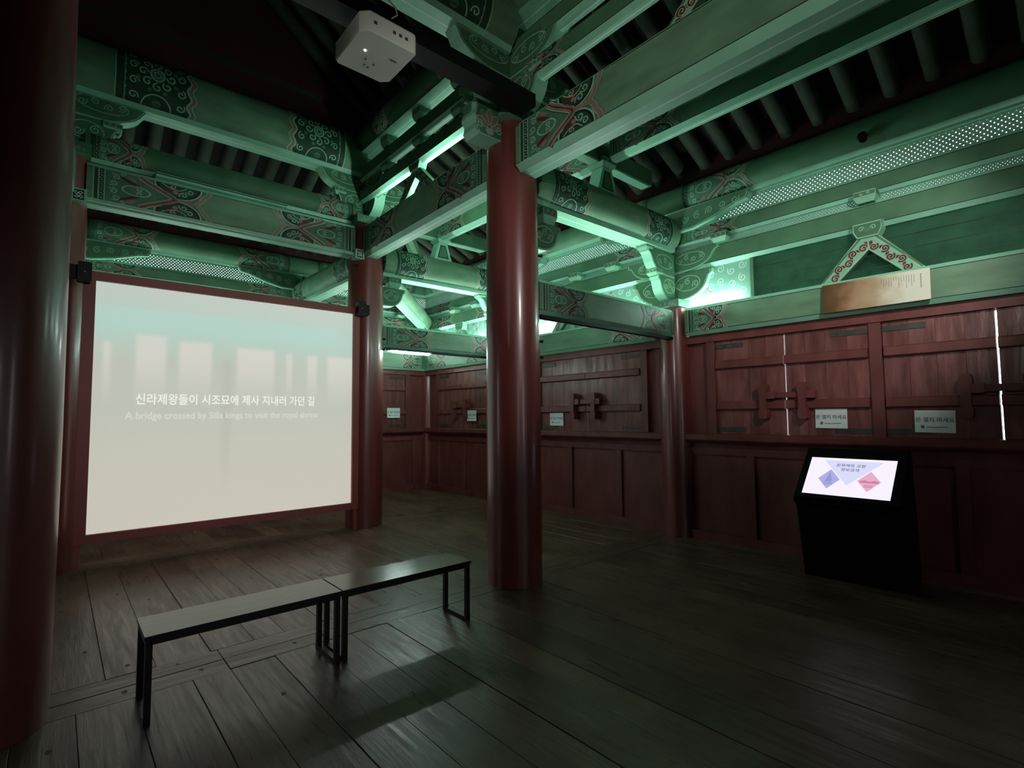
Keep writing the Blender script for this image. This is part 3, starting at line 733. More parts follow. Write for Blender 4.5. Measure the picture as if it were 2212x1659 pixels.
    # long sloping arm at strip level
t2, _ = head_outer('painted column-head bracket on the wall column behind the middle column', (C3b[0]-.04, C3b[1]), [pi])
for sg in (1, -1): arm(t2, .56, .33, 2.95, .10, sg*pi/2, 'arm', 0); arm(t2, .66, .26, 3.30, .10, sg*pi/2, 'arm', .0)
t2, _ = head_outer('painted column-head bracket on the far corner column', (C4[0]-.12, C4[1]-.12), [pi*1.25])
arm(t2, .5, .33, 2.95, .10, pi, 'arm', 0); arm(t2, .5, .33, 2.95, .10, -pi/2, 'arm', 0)
for lab, x in (('left', -.06), ('right', 3.3)):
    t2, _ = head_outer('painted column-head bracket on the back wall behind the %s side of the screen' % lab, (x, YW-.05), [-pi/2])
    for sg in (0, 1): arm(t2, .56, .33, 2.95, .10, sg*pi, 'arm', 0); arm(t2, .66, .26, 3.30, .10, sg*pi, 'arm', .0)
# sloping bracket boards at the level of the vent strip
def strip_arm(label, loc, rz):
    t = thing('sloping_bracket', label, 'bracket', loc, rz)
    poly = [(0, 0), (.35, .0), (.62, .06), (.90, .15), (1.02, .17), (1.05, .23), (1.05, .26), (0, .26)]
    n = len(poly); MB().prism(poly, lambda a, b: (a, -.07, b), lambda a, b: (a, .05, b), ['pale']*(n-2)+['pale2', 'greend'], 'greend').build('arm', t)
    p = Paint(); p.stroke([(a*.985, b+.012) for a, b in poly[:-2]], .012, 'line', 1)
    for k in range(5): p.spiral(.25+.16*k, .13+.015*k, .045, 'line', 1.5, 90*k, 1.3, .010, 1 if k % 2 else -1, .03)
    apply_paint(p, 'painted_scroll', t, lambda a, b, l: (a, -.07-EPS*l, b))
    return t
strip_arm('sloping scroll-painted bracket right of the wall column under the eaves purlin', (XW-.10, 3.58, 3.80), -pi/2)
for lab, y, m_ in (('left of the wall column', 3.62, -1), ('beyond the middle column', 6.92, 1), ('in the far corner bay', 6.96, -1)):
    t = strip_arm('sloping scroll-painted bracket '+lab+' under the eaves purlin', (XW-.10, y, 3.80), -pi/2)
    if m_ < 0: t.scale.x = -1
for lab, x, m_ in (('behind the screen at its left', -.04, 1), ('behind the screen at its right', 3.28, -1), ('on the back wall right of the screen', 3.32, 1)):
    t = strip_arm('sloping scroll-painted bracket '+lab, (x, YW-.10, 3.80), 0)
    if m_ < 0: t.scale.x = -1

# ------------------------------------------------------------------ inner ring
XI = 3.25
flat_beam('tie_beam', 'large green tie beam sweeping overhead from the middle column to the upper right', (C0[0]-.0, C0[1]-.23), (C0[0]-.05, YB), 3.72, .47, .30, (.86, 0), c=.055)
flat_beam('tie_beam', 'painted green tie beam between the middle column and the screen column', (C1[0]-.02, C1[1]-.22), (C0[0], C0[1]+.22), 3.74, .46, .26, (.85, .85), c=.05)
flat_beam('tie_beam', 'painted green tie beam directly above the projection screen', (C2b[0]+.22, C2b[1]), (C1[0]-.22, C1[1]), 3.76, .44, .26, (1.0, .95), c=.05)
flat_beam('tie_beam', 'painted green tie beam between the two left columns', (C2b[0], C2b[1]-.22), (C2[0], C2[1]+.22), 3.74, .46, .26, (0, 0), c=.05)
def inner_layers(lab, p0, p1, e=(.8, .8), blocks=()):
    flat_beam('upper_beam', 'lower green upper beam '+lab, p0, p1, 4.54, .22, .14, e, c=.035, face='greend')
    flat_beam('upper_beam', 'higher green upper beam '+lab, p0, p1, 4.86, .22, .14, (0, 0), c=.035, face='greend')
    round_beam('purlin', 'round green purlin '+lab, p0, p1, 5.22, .40, .36, ends='end', wd=1.0, gap=.55, face='greend', flat=.7)
    rz, L = beam_frame(p0, p1)
    for k, u in enumerate(blocks):
        x, y = p0[0]+(p1[0]-p0[0])*u, p0[1]+(p1[1]-p0[1])*u
        t = thing('bearing_block', 'small painted block %s %s' % (('far along', 'halfway along', 'nearer along')[k % 3], lab.replace('between the middle column and the screen column', 'the upper beams joining the two columns').replace('overhead toward the upper right', 'the upper beams overhead')), 'block', (x, y, 0), rz)
        block(t, 0, 0, 4.76, .17, .10); block(t, 0, 0, 5.08, .17, .14)
inner_layers('between the middle column and the screen column', (XI-.02, C1[1]), (XI-.04, C0[1]), (.7, .7), (.25, .5, .75))
inner_layers('overhead toward the upper right', (XI-.04, C0[1]), (XI-.08, -.4), (.7, 0), (.5,))
strut('triangular strut with red cloud band between the middle column and the screen column', (XI-.04, 5.35, 4.20), -pi/2, .80, .32)
strut('triangular strut with red cloud band on the overhead beam at the top edge', (XI-.05, 1.55, 4.19), -pi/2, .80, .33)
# screen side: dark trim beam and the big round girder
round_beam('girder', 'big round girder with flower rosettes high above the projection screen', (C2b[0]+.1, C2b[1]), (C1[0]-.1, C1[1]), 4.92, .62, .50, wd=.95, gap=.22, flat=.45)
round_beam('girder', 'big round girder over the rail that carries the projector', (C2[0]+.1, C2[1]), (C0[0]-.1, C0[1]), 4.92, .62, .50, wd=.95, gap=.22, flat=.45)
flat_beam('upper_beam', 'slim pale-edged beam just above the tie beam over the screen', (.75, C1[1]-.02), (2.15, C1[1]-.02), 4.20, .05, .24, (0, 0), c=.02)
round_beam('upper_beam', 'dark round beam resting on the tie beam over the projection screen', (C2b[0]+.2, C2b[1]+.02), (C1[0]-.2, C1[1]+.02), 4.225, .33, .26, ends='end', wd=1.3, face='greend')
gb = MB().box(-.2, 3.3, 6.95, 7.0, 5.50, 7.8, 'redboard').build('gable_board'); tag(gb, 'dark red boarded infill above the big girder over the screen', 'board')
# painted rail with cube ends in front of the tie beam
t = thing('cube_ended_rail', 'slim pale rail with patterned white cubes at both ends above the screen', 'rail', (0, 6.76, 3.765))
MB().box(.14, 3.06, -.02, .02, -.02, .012, 'line').build('rail', t)
for x in (.10, 3.10):
    o = MB().box(x-.065, x+.065, -.065, .065, -.065, .065, 'pale').build('cube_end', t)
    p = Paint(); p.poly(rect(.022, .108, .015, .115), 'black', 1)
    for k in range(4): p.spiral(.065+.02*cos(k*pi/2+.8), .065+.024*sin(k*pi/2+.8), .019, 'paper', 2, 90*k, 1.1, .007)
    apply_paint(p, 'painted_knot', o, lambda a, b, l: (x-.065+a, -.065-EPS*l, -.065+b))
    p = Paint(); p.stroke([(.02, .02), (.11, .02), (.11, .11), (.02, .11), (.02, .02)], .012, 'black', 1)
    sx = -1 if x < 1 else 1
    apply_paint(p, 'painted_border', o, lambda a, b, l: (x+(.065+EPS)*(-1), -.065+a, -.065+b))
def head_inner(label, c, dirs, nm='column_head_bracket'):
    t = thing(nm, label, 'bracket', (c[0], c[1], 0)); a = .25
    o = MB().box(-a, a, -a, a, 4.22, 4.33, 'pale2').build('capital', t)
    apply_paint(motif_lotus(2*a, .11), 'painted_lotus', o, lambda u, v, l: (-a+u, -a-EPS*l, 4.22+v))
    apply_paint(motif_lotus(2*a, .11), 'painted_lotus', o, lambda u, v, l: (-a-EPS*l, a-u, 4.22+v))
    for d in dirs:
        arm(t, .48, .36, 4.33, .15, d, 'arm', 0); arm(t, .76, .30, 4.69, .15, d, 'arm', 0)
        block(t, .42*cos(d), .42*sin(d), 4.60, .17, .10); 
    return t
head_inner('tall painted bracket cluster on top of the middle column', C0, [pi, -pi/2, pi/2, 0])
t = thing('lotus_arm', 'lotus-painted beam nose sticking out left of the middle column under the bracket cluster', 'bracket', (C0[0], C0[1], 0))
nose = [(-.22, 4.02), (-.46, 4.02), (-.50, 4.06), (-.485, 4.12), (-.52, 4.18), (-.50, 4.24), (-.50, 4.33), (-.22, 4.33)]
o = MB().prism(nose, lambda a, b: (a, -.10, b), lambda a, b: (a, .10, b), 'pale', 'mid').build('arm', t)
apply_paint((lambda p: (p.stroke([(a*.985, b) for a, b in nose[:-1]], .014, 'line', 4), p)[-1])(motif_lotus(.30, .28)), 'painted_lotus', o, lambda a, b, l: ((-.50+a, -.10-EPS*l, 4.035+b) if a >= 0 and b < 1 else (a, -.10-EPS*l, b)))
head_inner('tall painted bracket cluster on top of the screen column at the right of the screen', C1, [pi, -pi/2, 0])
head_inner('painted bracket cluster on the column at the left of the screen', C2b, [0, -pi/2])
head_inner('painted bracket cluster on the nearest left column', C2, [0, pi/2])
# upper posts above the brackets
for lab, c in (('middle column', C0), ('screen column', C1)):
    t = thing('hip_post', 'dark green square post rising above the bracket cluster of the '+lab, 'post', (c[0], c[1], 4.95))
    MB().box(-.12, .12, -.12, .12, 0, .82, 'greend').build('post_body', t); MB().box(-.14, .14, -.14, .14, .30, .38, 'pale2').build('collar', t)

# ------------------------------------------------------------------ intermediate purlin over the aisle
XM = 4.58
flat_beam('intermediate_beam', 'long green intermediate beam over the right aisle', (XM, 3.45), (XM, YB), 4.31, .30, .16, (.75, 0), c=.04, face='greend')
flat_beam('intermediate_beam', 'long green intermediate beam over the aisle beyond the middle column', (XM, 7.0), (XM, 3.55), 4.31, .30, .16, (.75, .75), c=.04, face='greend')
round_beam('intermediate_purlin', 'round green intermediate purlin over the right aisle', (XM, 7.2), (XM, -1.6), 4.78, .36, .32, ends='end', wd=1.0, gap=3.3, face='greend', flat=.7)
for lab, c, sg in (('right aisle crossbeam', C0, 1), ('crossbeam beyond the middle column', C1, 1)):
    t = thing('crossbeam_bracket', 'small painted bracket standing on the '+lab, 'bracket', (XM, c[1], 0))
    mb = MB()
    foot = [(-.17, 3.99), (.17, 3.99), (.07, 4.30), (-.07, 4.30)]
    mb.prism(foot, lambda a, b: (a, -.08, b), lambda a, b: (a, .08, b), 'pale', 'pale'); o = mb.build('foot', t)
    apply_paint((lambda p: (p.poly([(-.105, 4.03), (.105, 4.03), (.05, 4.24), (-.05, 4.24)], 'black', 1), p.poly([(-.085, 4.045), (.085, 4.045), (.04, 4.225), (-.04, 4.225)], 'greend', 2), p)[-1])(Paint()), 'painted_panel', o, lambda a, b, l: (a, -.08-EPS*l, b))
    block(t, 0, 0, 4.28, .24, .10)
    for d in (0, pi, -pi/2, pi/2):
        ln = .62 if abs(d) < .1 or abs(d) > 3 else .75
        ar = arm(t, ln, .20, 4.58, .12, d, 'arm', 0)
    flat = MB().box(-1.0, .9, -.07, .07, 4.34, 4.54, 'greend'); flat.box(-.95, .85, -.06, .06, 4.325, 4.34, 'pale'); flat.build('cross_tie', t)

# ------------------------------------------------------------------ roof: rafters and deck
roof = MB()
sl = .46                                  # eaves slope
zx = lambda d: 4.50+sl*d                  # rafter centre height, d = distance inward from wall plane
CEIL = MB()
# deck above rafters (right slope, back slope, left slope, front slope, inner slopes)
dk = .14
e = .62; hipd = XW-XI
def zz(d): return zx(d)+dk
def deck(pts): CEIL.add(pts+[(x, y, z+.06) for x, y, z in pts], [tuple(range(len(pts))), tuple(range(len(pts), 2*len(pts)))[::-1]], 'deck')
ax0, ax1, ay0, ay1 = XL-e, XW+e, YB-e, YW+e
dI = 2.75
deck([(ax1, ay0, zz(-e)), (ax1, ay1, zz(-e)), (XW-dI, YW-dI, zz(dI)), (XW-dI, YB+dI, zz(dI))])
deck([(ax1, ay1, zz(-e)), (ax0, ay1, zz(-e)), (XL+dI, YW-dI, zz(dI)), (XW-dI, YW-dI, zz(dI))])
deck([(ax0, ay1, zz(-e)), (ax0, ay0, zz(-e)), (XL+dI, YB+dI, zz(dI)), (XL+dI, YW-dI, zz(dI))])
deck([(ax0, ay0, zz(-e)), (ax1, ay0, zz(-e)), (XW-dI, YB+dI, zz(dI)), (XL+dI, YB+dI, zz(dI))])
xm = (XW+XL)/2
deck([(XW-dI, YB+dI, zz(dI)), (XW-dI, YW-dI, zz(dI)), (xm, YW-dI, zz(dI)+1.5), (xm, YB+dI, zz(dI)+1.5)])
deck([(XL+dI, YW-dI, zz(dI)), (XL+dI, YB+dI, zz(dI)), (xm, YB+dI, zz(dI)+1.5), (xm, YW-dI, zz(dI)+1.5)])
for yy in (YW-dI, YB+dI):
    CEIL.add([(XL+dI, yy, zz(dI)), (XW-dI, yy, zz(dI)), (xm, yy, zz(dI)+1.5)], [(0, 1, 2)], 'redboard')
ceil = CEIL.build('ceiling'); tag(ceil, 'dark timber roof deck carried on round rafters', kind='structure')
def rafter(p0, p1, r=.082):
    p0 = Vector(p0); p1 = Vector(p1)
    mb = MB(); mb.tube((0, 0, 0), p1-p0, r, 'rafter', 14, r*.95); mb.build('rafter', ceil, True, loc=p0)
yR = 2.42
y = yR+.316*21
while y > YB+.1:
    dmax = dI+.1 if y < YW-dI else max(.3, YW-y)
    rafter((XW+.0-.12, y, zx(.12)), (XW-dmax, y, zx(dmax)))
    y -= .316
x = .86-.29*12
while x < XW-.3:
    dmax = dI+.1 if x < XW-dI else max(.3, XW-x)
    dmax = min(dmax, 2.58); rafter((x, YW-.12, zx(.12)), (x, YW-dmax, zx(dmax)))
    x += .29
# inner roof rafters rising to the ridge
for k in range(22):
    yy = YW-dI-.15-k*.36
    if yy < YB+.3: break
    rafter((XW-dI, yy, zx(dI)-.02), (xm, yy, zx(dI)+1.45), .09)
# red closing boards above the outer purlins
rb = MB().box(XW-.05, XW-.02, YB, YW, 4.38, 4.66, 'redboard').build('eaves_board'); tag(rb, 'dark red closing board between the rafter feet over the right wall', 'board')
rb = MB().box(XL, XW, YW-.05, YW-.02, 4.38, 4.66, 'redboard').build('eaves_board'); tag(rb, 'dark red closing board between the rafter feet over the back wall', 'board')
t = thing('hip_rafter', 'heavy hip rafter running diagonally over the far right corner', 'beam')
MB().tube((XW, YW, 4.42), (XI+.1, YW-hipd+.1, zx(hipd)-.1), .12, 'greend', 8).build('rafter_body', t)

# ------------------------------------------------------------------ tube lamps on and under the beams
def lamp(label, p0, p1, m='tubeglow', r=.010, hz=True):
    p0 = Vector(p0); p1 = Vector(p1); t = thing('tube_lamp', label, 'lamp', p0)
    d = p1-p0; MB().tube((0, 0, .010+r), d+Vector((0, 0, .010+r)), r, m, 8).build('tube', t)
    a = d.normalized(); s = Vector((-a.y, a.x, 0))*.02
    pts = [s*-1, s, s+d, s*-1+d]; MB().add([tuple(q) for q in pts]+[tuple(q+Vector((0, 0, .009))) for q in pts], [(3, 2, 1, 0), (4, 5, 6, 7), (0, 1, 5, 4), (1, 2, 6, 5), (2, 3, 7, 6), (3, 0, 4, 7)], 'housing').build('housing', t)
    return t
lamp('bright tube lamp lying on the tie beam beside the wall column head', (XW-.10, 3.35, 2.822), (XW-.10, 2.72, 2.822))
lamp('bright tube lamp lying on the tie beam above the shutters right of the middle column', (XW-.10, 6.5, 2.822), (XW-.10, 5.75, 2.822), 'tubeglow2')
lamp('bright tube lamp lying on the tie beam left of the wall column', (XW-.10, 4.85, 2.822), (XW-.10, 4.1, 2.822))
lamp('bright tube lamp lying on the tie beam in the far corner bay', (XW-.10, 9.0, 2.822), (XW-.10, 7.4, 2.822), 'tubeglow2')
lamp('bright tube lamp lying on the back wall tie beam right of the screen', (3.9, YW-.10, 2.822), (5.5, YW-.10, 2.822), 'tubeglow2')
lamp('tube lamp lying on the back wall tie beam behind the screen', (.5, YW-.10, 2.822), (2.6, YW-.10, 2.822))
lamp('tube lamp lying on the tie beam from middle column to wall column', (3.7, 3.66, 2.82), (5.4, 3.66, 2.82))
lamp('tube lamp fixed behind the top edge of the tie beam right of the screen column', (3.8, 7.055, 2.79), (5.4, 7.055, 2.79), 'tubeglow2')
lamp('tube lamp lying on the tie beam between screen column and middle column', (3.30, 6.2, 4.20), (3.27, 4.4, 4.20))
# black trunking under the aisle ties, visible tube at the far one
for lab, c, zt in (('under the tie beam right of the middle column', C0, 2.475), ('under the tie beam right of the screen column', C1, 2.51)):
    t = thing('cable_trunking', 'black cable trunking '+lab, 'trunking', (c[0]+.27, c[1]-.08, zt-.035))
    MB().box(0, 2.35, -.03, .03, 0, .035, 'rail').build('trunking_body', t)
t = thing('tube_lamp', 'glaring white tube lamp hanging under the tie beam right of the screen column', 'lamp', (3.66, 6.80, 2.455))
MB().tube((0, 0, 0), (.62, 0, 0), .016, 'lampvis', 10).build('tube', t); MB().box(-.03, .66, -.02, .02, .016, .03, 'housing').build('housing', t)

# ------------------------------------------------------------------ projection screen
XA, XB, YS = .165, 3.09, 6.70
def scr_mat():
    m = bpy.data.materials.new('projected_image_and_reflections'); nt, p = nodes(m); N = nt.nodes; L = nt.links
    tc = N.new('ShaderNodeTexCoord'); sp = N.new('ShaderNodeSeparateXYZ'); L.new(tc.outputs['Object'], sp.inputs[0])
    X, Z = sp.outputs[0], sp.outputs[2]
    def M2(op, a, b=None, c=None, cl=False):
        n = N.new('ShaderNodeMath'); n.operation = op; n.use_clamp = cl
        for i, v in enumerate((a, b, c)):
            if v is None: continue
            if isinstance(v, (int, float)): n.inputs[i].default_value = v
            else: L.new(v, n.inputs[i])
        return n.outputs[0]
    def ss(v, a, b): 
        n = N.new('ShaderNodeMapRange'); n.interpolation_type = 'SMOOTHSTEP'; n.inputs[1].default_value = a; n.inputs[2].default_value = b; L.new(v, n.inputs[0]); return n.outputs[0]
    def boxf(x0, x1, zt, zb, s=.03, sb=.35):
        return M2('MULTIPLY', M2('MULTIPLY', ss(X, x0-s, x0+s), ss(X, x1+s, x1-s)), M2('MULTIPLY', ss(Z, zt+s, zt-s), ss(Z, zb-sb, zb+sb)))
    ramp = N.new('ShaderNodeValToRGB'); zn = M2('DIVIDE', Z, 2.6); L.new(zn, ramp.inputs[0])
    e = ramp.color_ramp.elements; e[0].position = 0; e[0].color = (.60, .56, .49, 1); e[1].position = 1; e[1].color = (.52, .58, .52, 1)
    for q, c in ((.30, (.57, .55, .47)), (.50, (.51, .53, .45)), (.70, (.50, .53, .45)), (.84, (.44, .61, .53))): x = e.new(q); x.color = (*c, 1)
    mask = None
    for x0, x1, zt in ((.18, .24, 2.02), (.45, .72, 2.12), (.84, 1.16, 2.08), (1.42, 1.84, 2.05), (1.98, 2.05, 2.02), (2.24, 2.36, 2.02), (2.50, 2.9, 2.02)):
        f = boxf(x0, x1, zt, 1.62); mask = f if mask is None else M2('ADD', mask, f)  # pale patches: window reflections painted into the screen's glow
    mx = N.new('ShaderNodeMix'); mx.data_type = 'RGBA'; L.new(M2('MULTIPLY', mask, .8, cl=True), mx.inputs[0]); L.new(ramp.outputs[0], mx.inputs[6]); mx.inputs[7].default_value = (.68, .65, .59, 1)
    # faint vertical shade of a reflected post, painted in, and a cyan band at the top
    f = boxf(1.28, 1.36, 1.9, .55, .06, .3); mx2 = N.new('ShaderNodeMix'); mx2.data_type = 'RGBA'; L.new(M2('MULTIPLY', f, .35), mx2.inputs[0]); L.new(mx.outputs[2], mx2.inputs[6]); mx2.inputs[7].default_value = (.40, .40, .33, 1)
    f = boxf(-1, 2.62, 2.40, 2.15, .012, .12); mx3 = N.new('ShaderNodeMix'); mx3.data_type = 'RGBA'; L.new(M2('MULTIPLY', f, .5), mx3.inputs[0]); L.new(mx2.outputs[2], mx3.inputs[6]); mx3.inputs[7].default_value = (.42, .66, .58, 1)
    p.inputs['Base Color'].default_value = (.25, .25, .25, 1); p.inputs['Roughness'].default_value = .6
    L.new(mx3.outputs[2], p.inputs['Emission Color']); p.inputs['Emission Strength'].default_value = .92  # sheet emits the image itself, standing in for the projector's light
    return m
M['screen'] = scr_mat(); M['scrtext'] = emis('projected_text', (.86, .88, .80), 1.0); M['scrtext2'] = emis('projected_text_faint', (.66, .67, .58), .98)
t = thing('projection_screen', 'large self-glowing projection screen in a red frame between two red columns', 'screen', (XA, YS, .28))
zt0, zt1 = .05, 2.70; SW = XB-XA
for a, b, c, d, nm in ((0, SW, -.0, .085, 'frame_rail'), (0, SW, 2.63, 2.72, 'frame_rail'), (0, .10, .085, 2.63, 'frame_stile'), (SW-.085, SW, .085, 2.63, 'frame_stile')):
    MB().box(a, b, -.04, .05, c, d, 'frame').build(nm, t)
MB().box(.02, .06, -.02, .03, -.28, 0, 'frame').build('foot', t); MB().box(SW-.05, SW-.01, -.02, .03, -.28, 0, 'frame').build('foot', t)
sc = MB().box(.10, SW-.085, 0, .02, .085, 2.63, 'screen').build('screen_sheet', t)
def text_mesh(body, size, m, parent, name, loc, rot=(pi/2, 0, 0), align='CENTER', sx=1.0, bold=0.0):
    cu = bpy.data.curves.new(name, 'FONT'); cu.body = body; cu.size = size; cu.align_x = align; cu.align_y = 'CENTER'; cu.offset = bold; cu.resolution_u = 3
    o = bpy.data.objects.new(name, cu); COL.objects.link(o); bpy.context.view_layer.update()
    dg = bpy.context.evaluated_depsgraph_get(); me = bpy.data.meshes.new_from_object(o.evaluated_get(dg)); bpy.data.objects.remove(o)
    me.materials.clear(); me.materials.append(M[m]); q = link(name, me, parent, loc); q.rotation_euler = rot; q.scale.x = sx; q['kind'] = 'stuff'
    return q
o = text_mesh('신라제왕들이 시조묘에 제사 지내러 가던 길', .128, 'scrtext', t, 'projected_text', (1.40, -.003, 1.425), sx=.82, bold=.0008); o['label'] = 'pale Korean title on the screen'
o = text_mesh('A bridge crossed by Silla kings to visit the royal shrine', .105, 'scrtext2', t, 'projected_text', (1.38, -.003, 1.255), sx=.87, bold=.0008); o['label'] = 'faint English subtitle on the screen'
for lab, x, z in (('left', .17, 2.98), ('right', 3.08, 2.995)):
    q = thing('small_speaker', 'small black speaker box at the top %s corner of the screen frame' % lab, 'speaker', (x, YS-.09, z-.02))
    pr = [(-.045, -.10), (.045, -.10), (.055, -.09), (.055, .09), (.045, .10), (-.045, .10), (-.055, .09), (-.055, -.09)]
    MB().prism(pr, lambda a, b: (a, -.05, b), lambda a, b: (a, .05, b), 'rail', 'rail').build('speaker_body', q)
    MB().tube((0, -.052, .0), (0, -.049, .0), .007, 'cable', 8).build('badge', q)
    MB().box(-.16 if lab == 'left' else .04, -.04 if lab == 'left' else .13, .0, .05, -.07, .07, 'blackgloss').build('mount', q)

# ------------------------------------------------------------------ benches
def bench(label, x0, x1):
    y0, y1, H = 3.165, 3.495, .43
    t = thing('bench', label, 'bench', (x0, y0, 0)); L = x1-x0; D = y1-y0
    pr = [(0.004, 0), (L-.004, 0), (L-.004, D), (.004, D)]
    MB().box(.003, L-.003, 0, D, H-.018, H, 'seat').build('seat', t)
    MB().box(.002, L-.002, -.002, 0, H-.019, H-.001, 'metal').build('seat_edge', t)
    s = .03
    for yy in (.008, D-s-.008): MB().box(s, L-s, yy, yy+s, H-.048, H-.019, 'metal').build('apron_bar', t)
    for xx in (.008, L-s-.008):
        for yy in (.008, D-s-.008): MB().box(xx, xx+s, yy, yy+s, 0, H-.019, 'metal').build('leg', t)
        MB().box(xx, xx+s, s, D-s, 0.0, .022, 'metal').build('foot_bar', t)
        MB().box(xx, xx+s, s, D-s, H-.048, H-.019, 'metal').build('top_bar', t)
    return t
bench('pale-topped low bench with black metal legs, nearer the left', .365, 1.372)
bench('pale-topped low bench with black metal legs, nearer the middle column', 1.376, 2.365)

# ------------------------------------------------------------------ projector and its rail
t = thing('ceiling_rail', 'black channel rail crossing overhead to the middle column', 'rail', (-.1, 3.14, 4.20))
MB().box(0, 3.165, .0, .015, .0, .115, 'rail').build('rail_side', t); MB().box(0, 3.165, .175, .19, .0, .115, 'rail').build('rail_side', t); MB().box(0, 3.165, .015, .175, .0, .012, 'rail').build('rail_web', t)
t = thing('projector', 'white box projector hanging under the black overhead rail', 'projector', (1.58, 3.20, 3.98))
a, b, ch = .20, .22, .05
pl = [(-a+ch, -b), (a-.02, -b), (a, -b+.02), (a, b-ch), (a-ch, b), (-a+.02, b), (-a, b-.02), (-a, -b+ch)]
mb = MB(); n = len(pl)
lo = [(x*.97, y*.97, 0) for x, y in pl]; m1 = [(x, y, .012) for x, y in pl]; m2 = [(x, y, .13) for x, y in pl]; hi = [(x*.95, y*.95, .145) for x, y in pl]
mb.add(lo+m1+m2+hi, [tuple(range(n))[::-1]]+[(r*n+i, r*n+(i+1) % n, (r+1)*n+(i+1) % n, (r+1)*n+i) for r in range(3) for i in range(n)]+[tuple(range(3*n, 4*n))], 'plastic'); mb.build('casing', t)
for i, (x, y) in enumerate(((-.05, .05), (-.03, .11), (.02, .07), (.0, .12))): MB().tube((x, y, -.004), (x, y, .001), .007, 'vent', 8).build('screw', t)
MB().box(.08, .13, -.06, -.05, -.003, .001, 'vent').build('logo_plate', t)
for i in (0, 3, 4, 5): MB().box(-.12+i*.045, -.10+i*.045, -b-.004, -b+.002, .06, .08, 'vent').build('socket', t)
MB().tube((-.09, -.03, -.004), (-.09, -.03, .0), .008, 'led', 8).build('indicator_light', t)
MB().box(-.03, .03, -.03, .10, .14, .225, 'rail').build('mount', t)
# cable loop above projector
t = thing('cable', 'thin pale cable looping out of the rail above the projector', 'cable', (1.45, 3.12, 4.33))
P = [(-.1, -.02, .10), (.0, -.03, .07), (.06, -.02, .02), (.14, -.03, .04), (.22, -.03, .0), (.25, -.01, -.03), (.22, .02, -.05)]
mb = MB()
for i in range(len(P)-1): mb.tube(P[i], P[i+1], .006, 'cable', 6)
mb.build('cable_run', t)

# ------------------------------------------------------------------ kiosk
t = thing('kiosk', 'black freestanding touch kiosk with a lit tilted screen by the right wall', 'kiosk', (5.15, 1.93, 0), -pi/2)
# local x: 0..0.80 along the wall toward viewer, local y: depth to the wall (0 = front)
wK = .80
side = [(.20, 0), (.62, 0), (.62, .25), (.50, 1.17), (.42, 1.17), (.0, .745), (.0, .70), (.06, .66)]
MB().prism(side, lambda a, b: (0, a, b), lambda a, b: (wK, a, b), 'blackgloss', 'blackgloss').build('cabinet', t)
# screen on the sloped front: from (0.03,.775) to (.36,1.11)
d = Vector((.42, 1.17-.745)); dl = d.length; dn = d/dl; nn = Vector((-dn.y, dn.x))
def ks(u, v, l=0):   # u 0..1 across, v metres up the slope
    P = Vector((0.0, .745))+dn*v+nn*(.001+l*.0006); return (.06+u*.675, P.x, P.y)
M['kwhite'] = emis('kiosk_screen_glow', (.93, .87, .98), 1.02); M['klav'] = emis('kiosk_lavender', (.70, .72, .95), 1.0); M['kblue'] = emis('kiosk_blue', (.42, .42, .80), 1.0); M['kpink'] = emis('kiosk_pink', (.80, .42, .58), 1.0); M['kink'] = emis('kiosk_ink', (.16, .14, .30), 1.0); M['kbd'] = emis('kiosk_dusk', (.30, .30, .62), 1.0); M['kpk2'] = emis('kiosk_rose', (.62, .22, .36), 1.0)
v0, v1 = .045, .475; H = v1-v0
p = Paint(); K = lambda u, w: (u, v0+w*H)
p.poly([K(0, 0), K(1, 0), K(1, 1), K(0, 1)], 'kwhite', 1)
p.poly([K(.17, .93), K(.86, .93), K(.50, .28)], 'klav', 2)
for cx, cm, c2 in ((.28, 'kblue', 'kbd'), (.74, 'kpink', 'kpk2')):
    p.poly([K(cx-.13, .42), K(cx, .16), K(cx+.13, .42), K(cx, .68)], cm, 3)
    if cm == 'kblue': p.poly([K(cx-.045, .35), K(cx+.04, .35), K(cx+.035, .42), K(cx+.012, .52), K(cx+.012, .58), K(cx-.012, .58), K(cx-.014, .50)], c2, 4)
    else: p.poly([K(cx-.11, .42), K(cx-.05, .45), K(cx, .42), K(cx+.06, .45), K(cx+.12, .42), K(cx+.1, .38), K(cx-.1, .38)], c2, 3.5)
    for r in (.31, .27): p.poly([K(cx-.05, r), K(cx+.05, r), K(cx+.05, r+.02), K(cx-.05, r+.02)], c2, 4)
apply_paint(p, 'display', t, lambda a, b, l: ks(a, b, l))
tilt = math.atan2(dn.y, dn.x)
for s, vv in (('문화재와 교량', .80), ('정보검색', .685)):
    P = ks(.50, v0+vv*H, 5); text_mesh(s, .040, 'kink', t, 'display_text', P, rot=(tilt, 0, 0), bold=.0006)
MB().box(.0, wK, .0, .012, .71, .745, 'rail').build('front_lip', t)

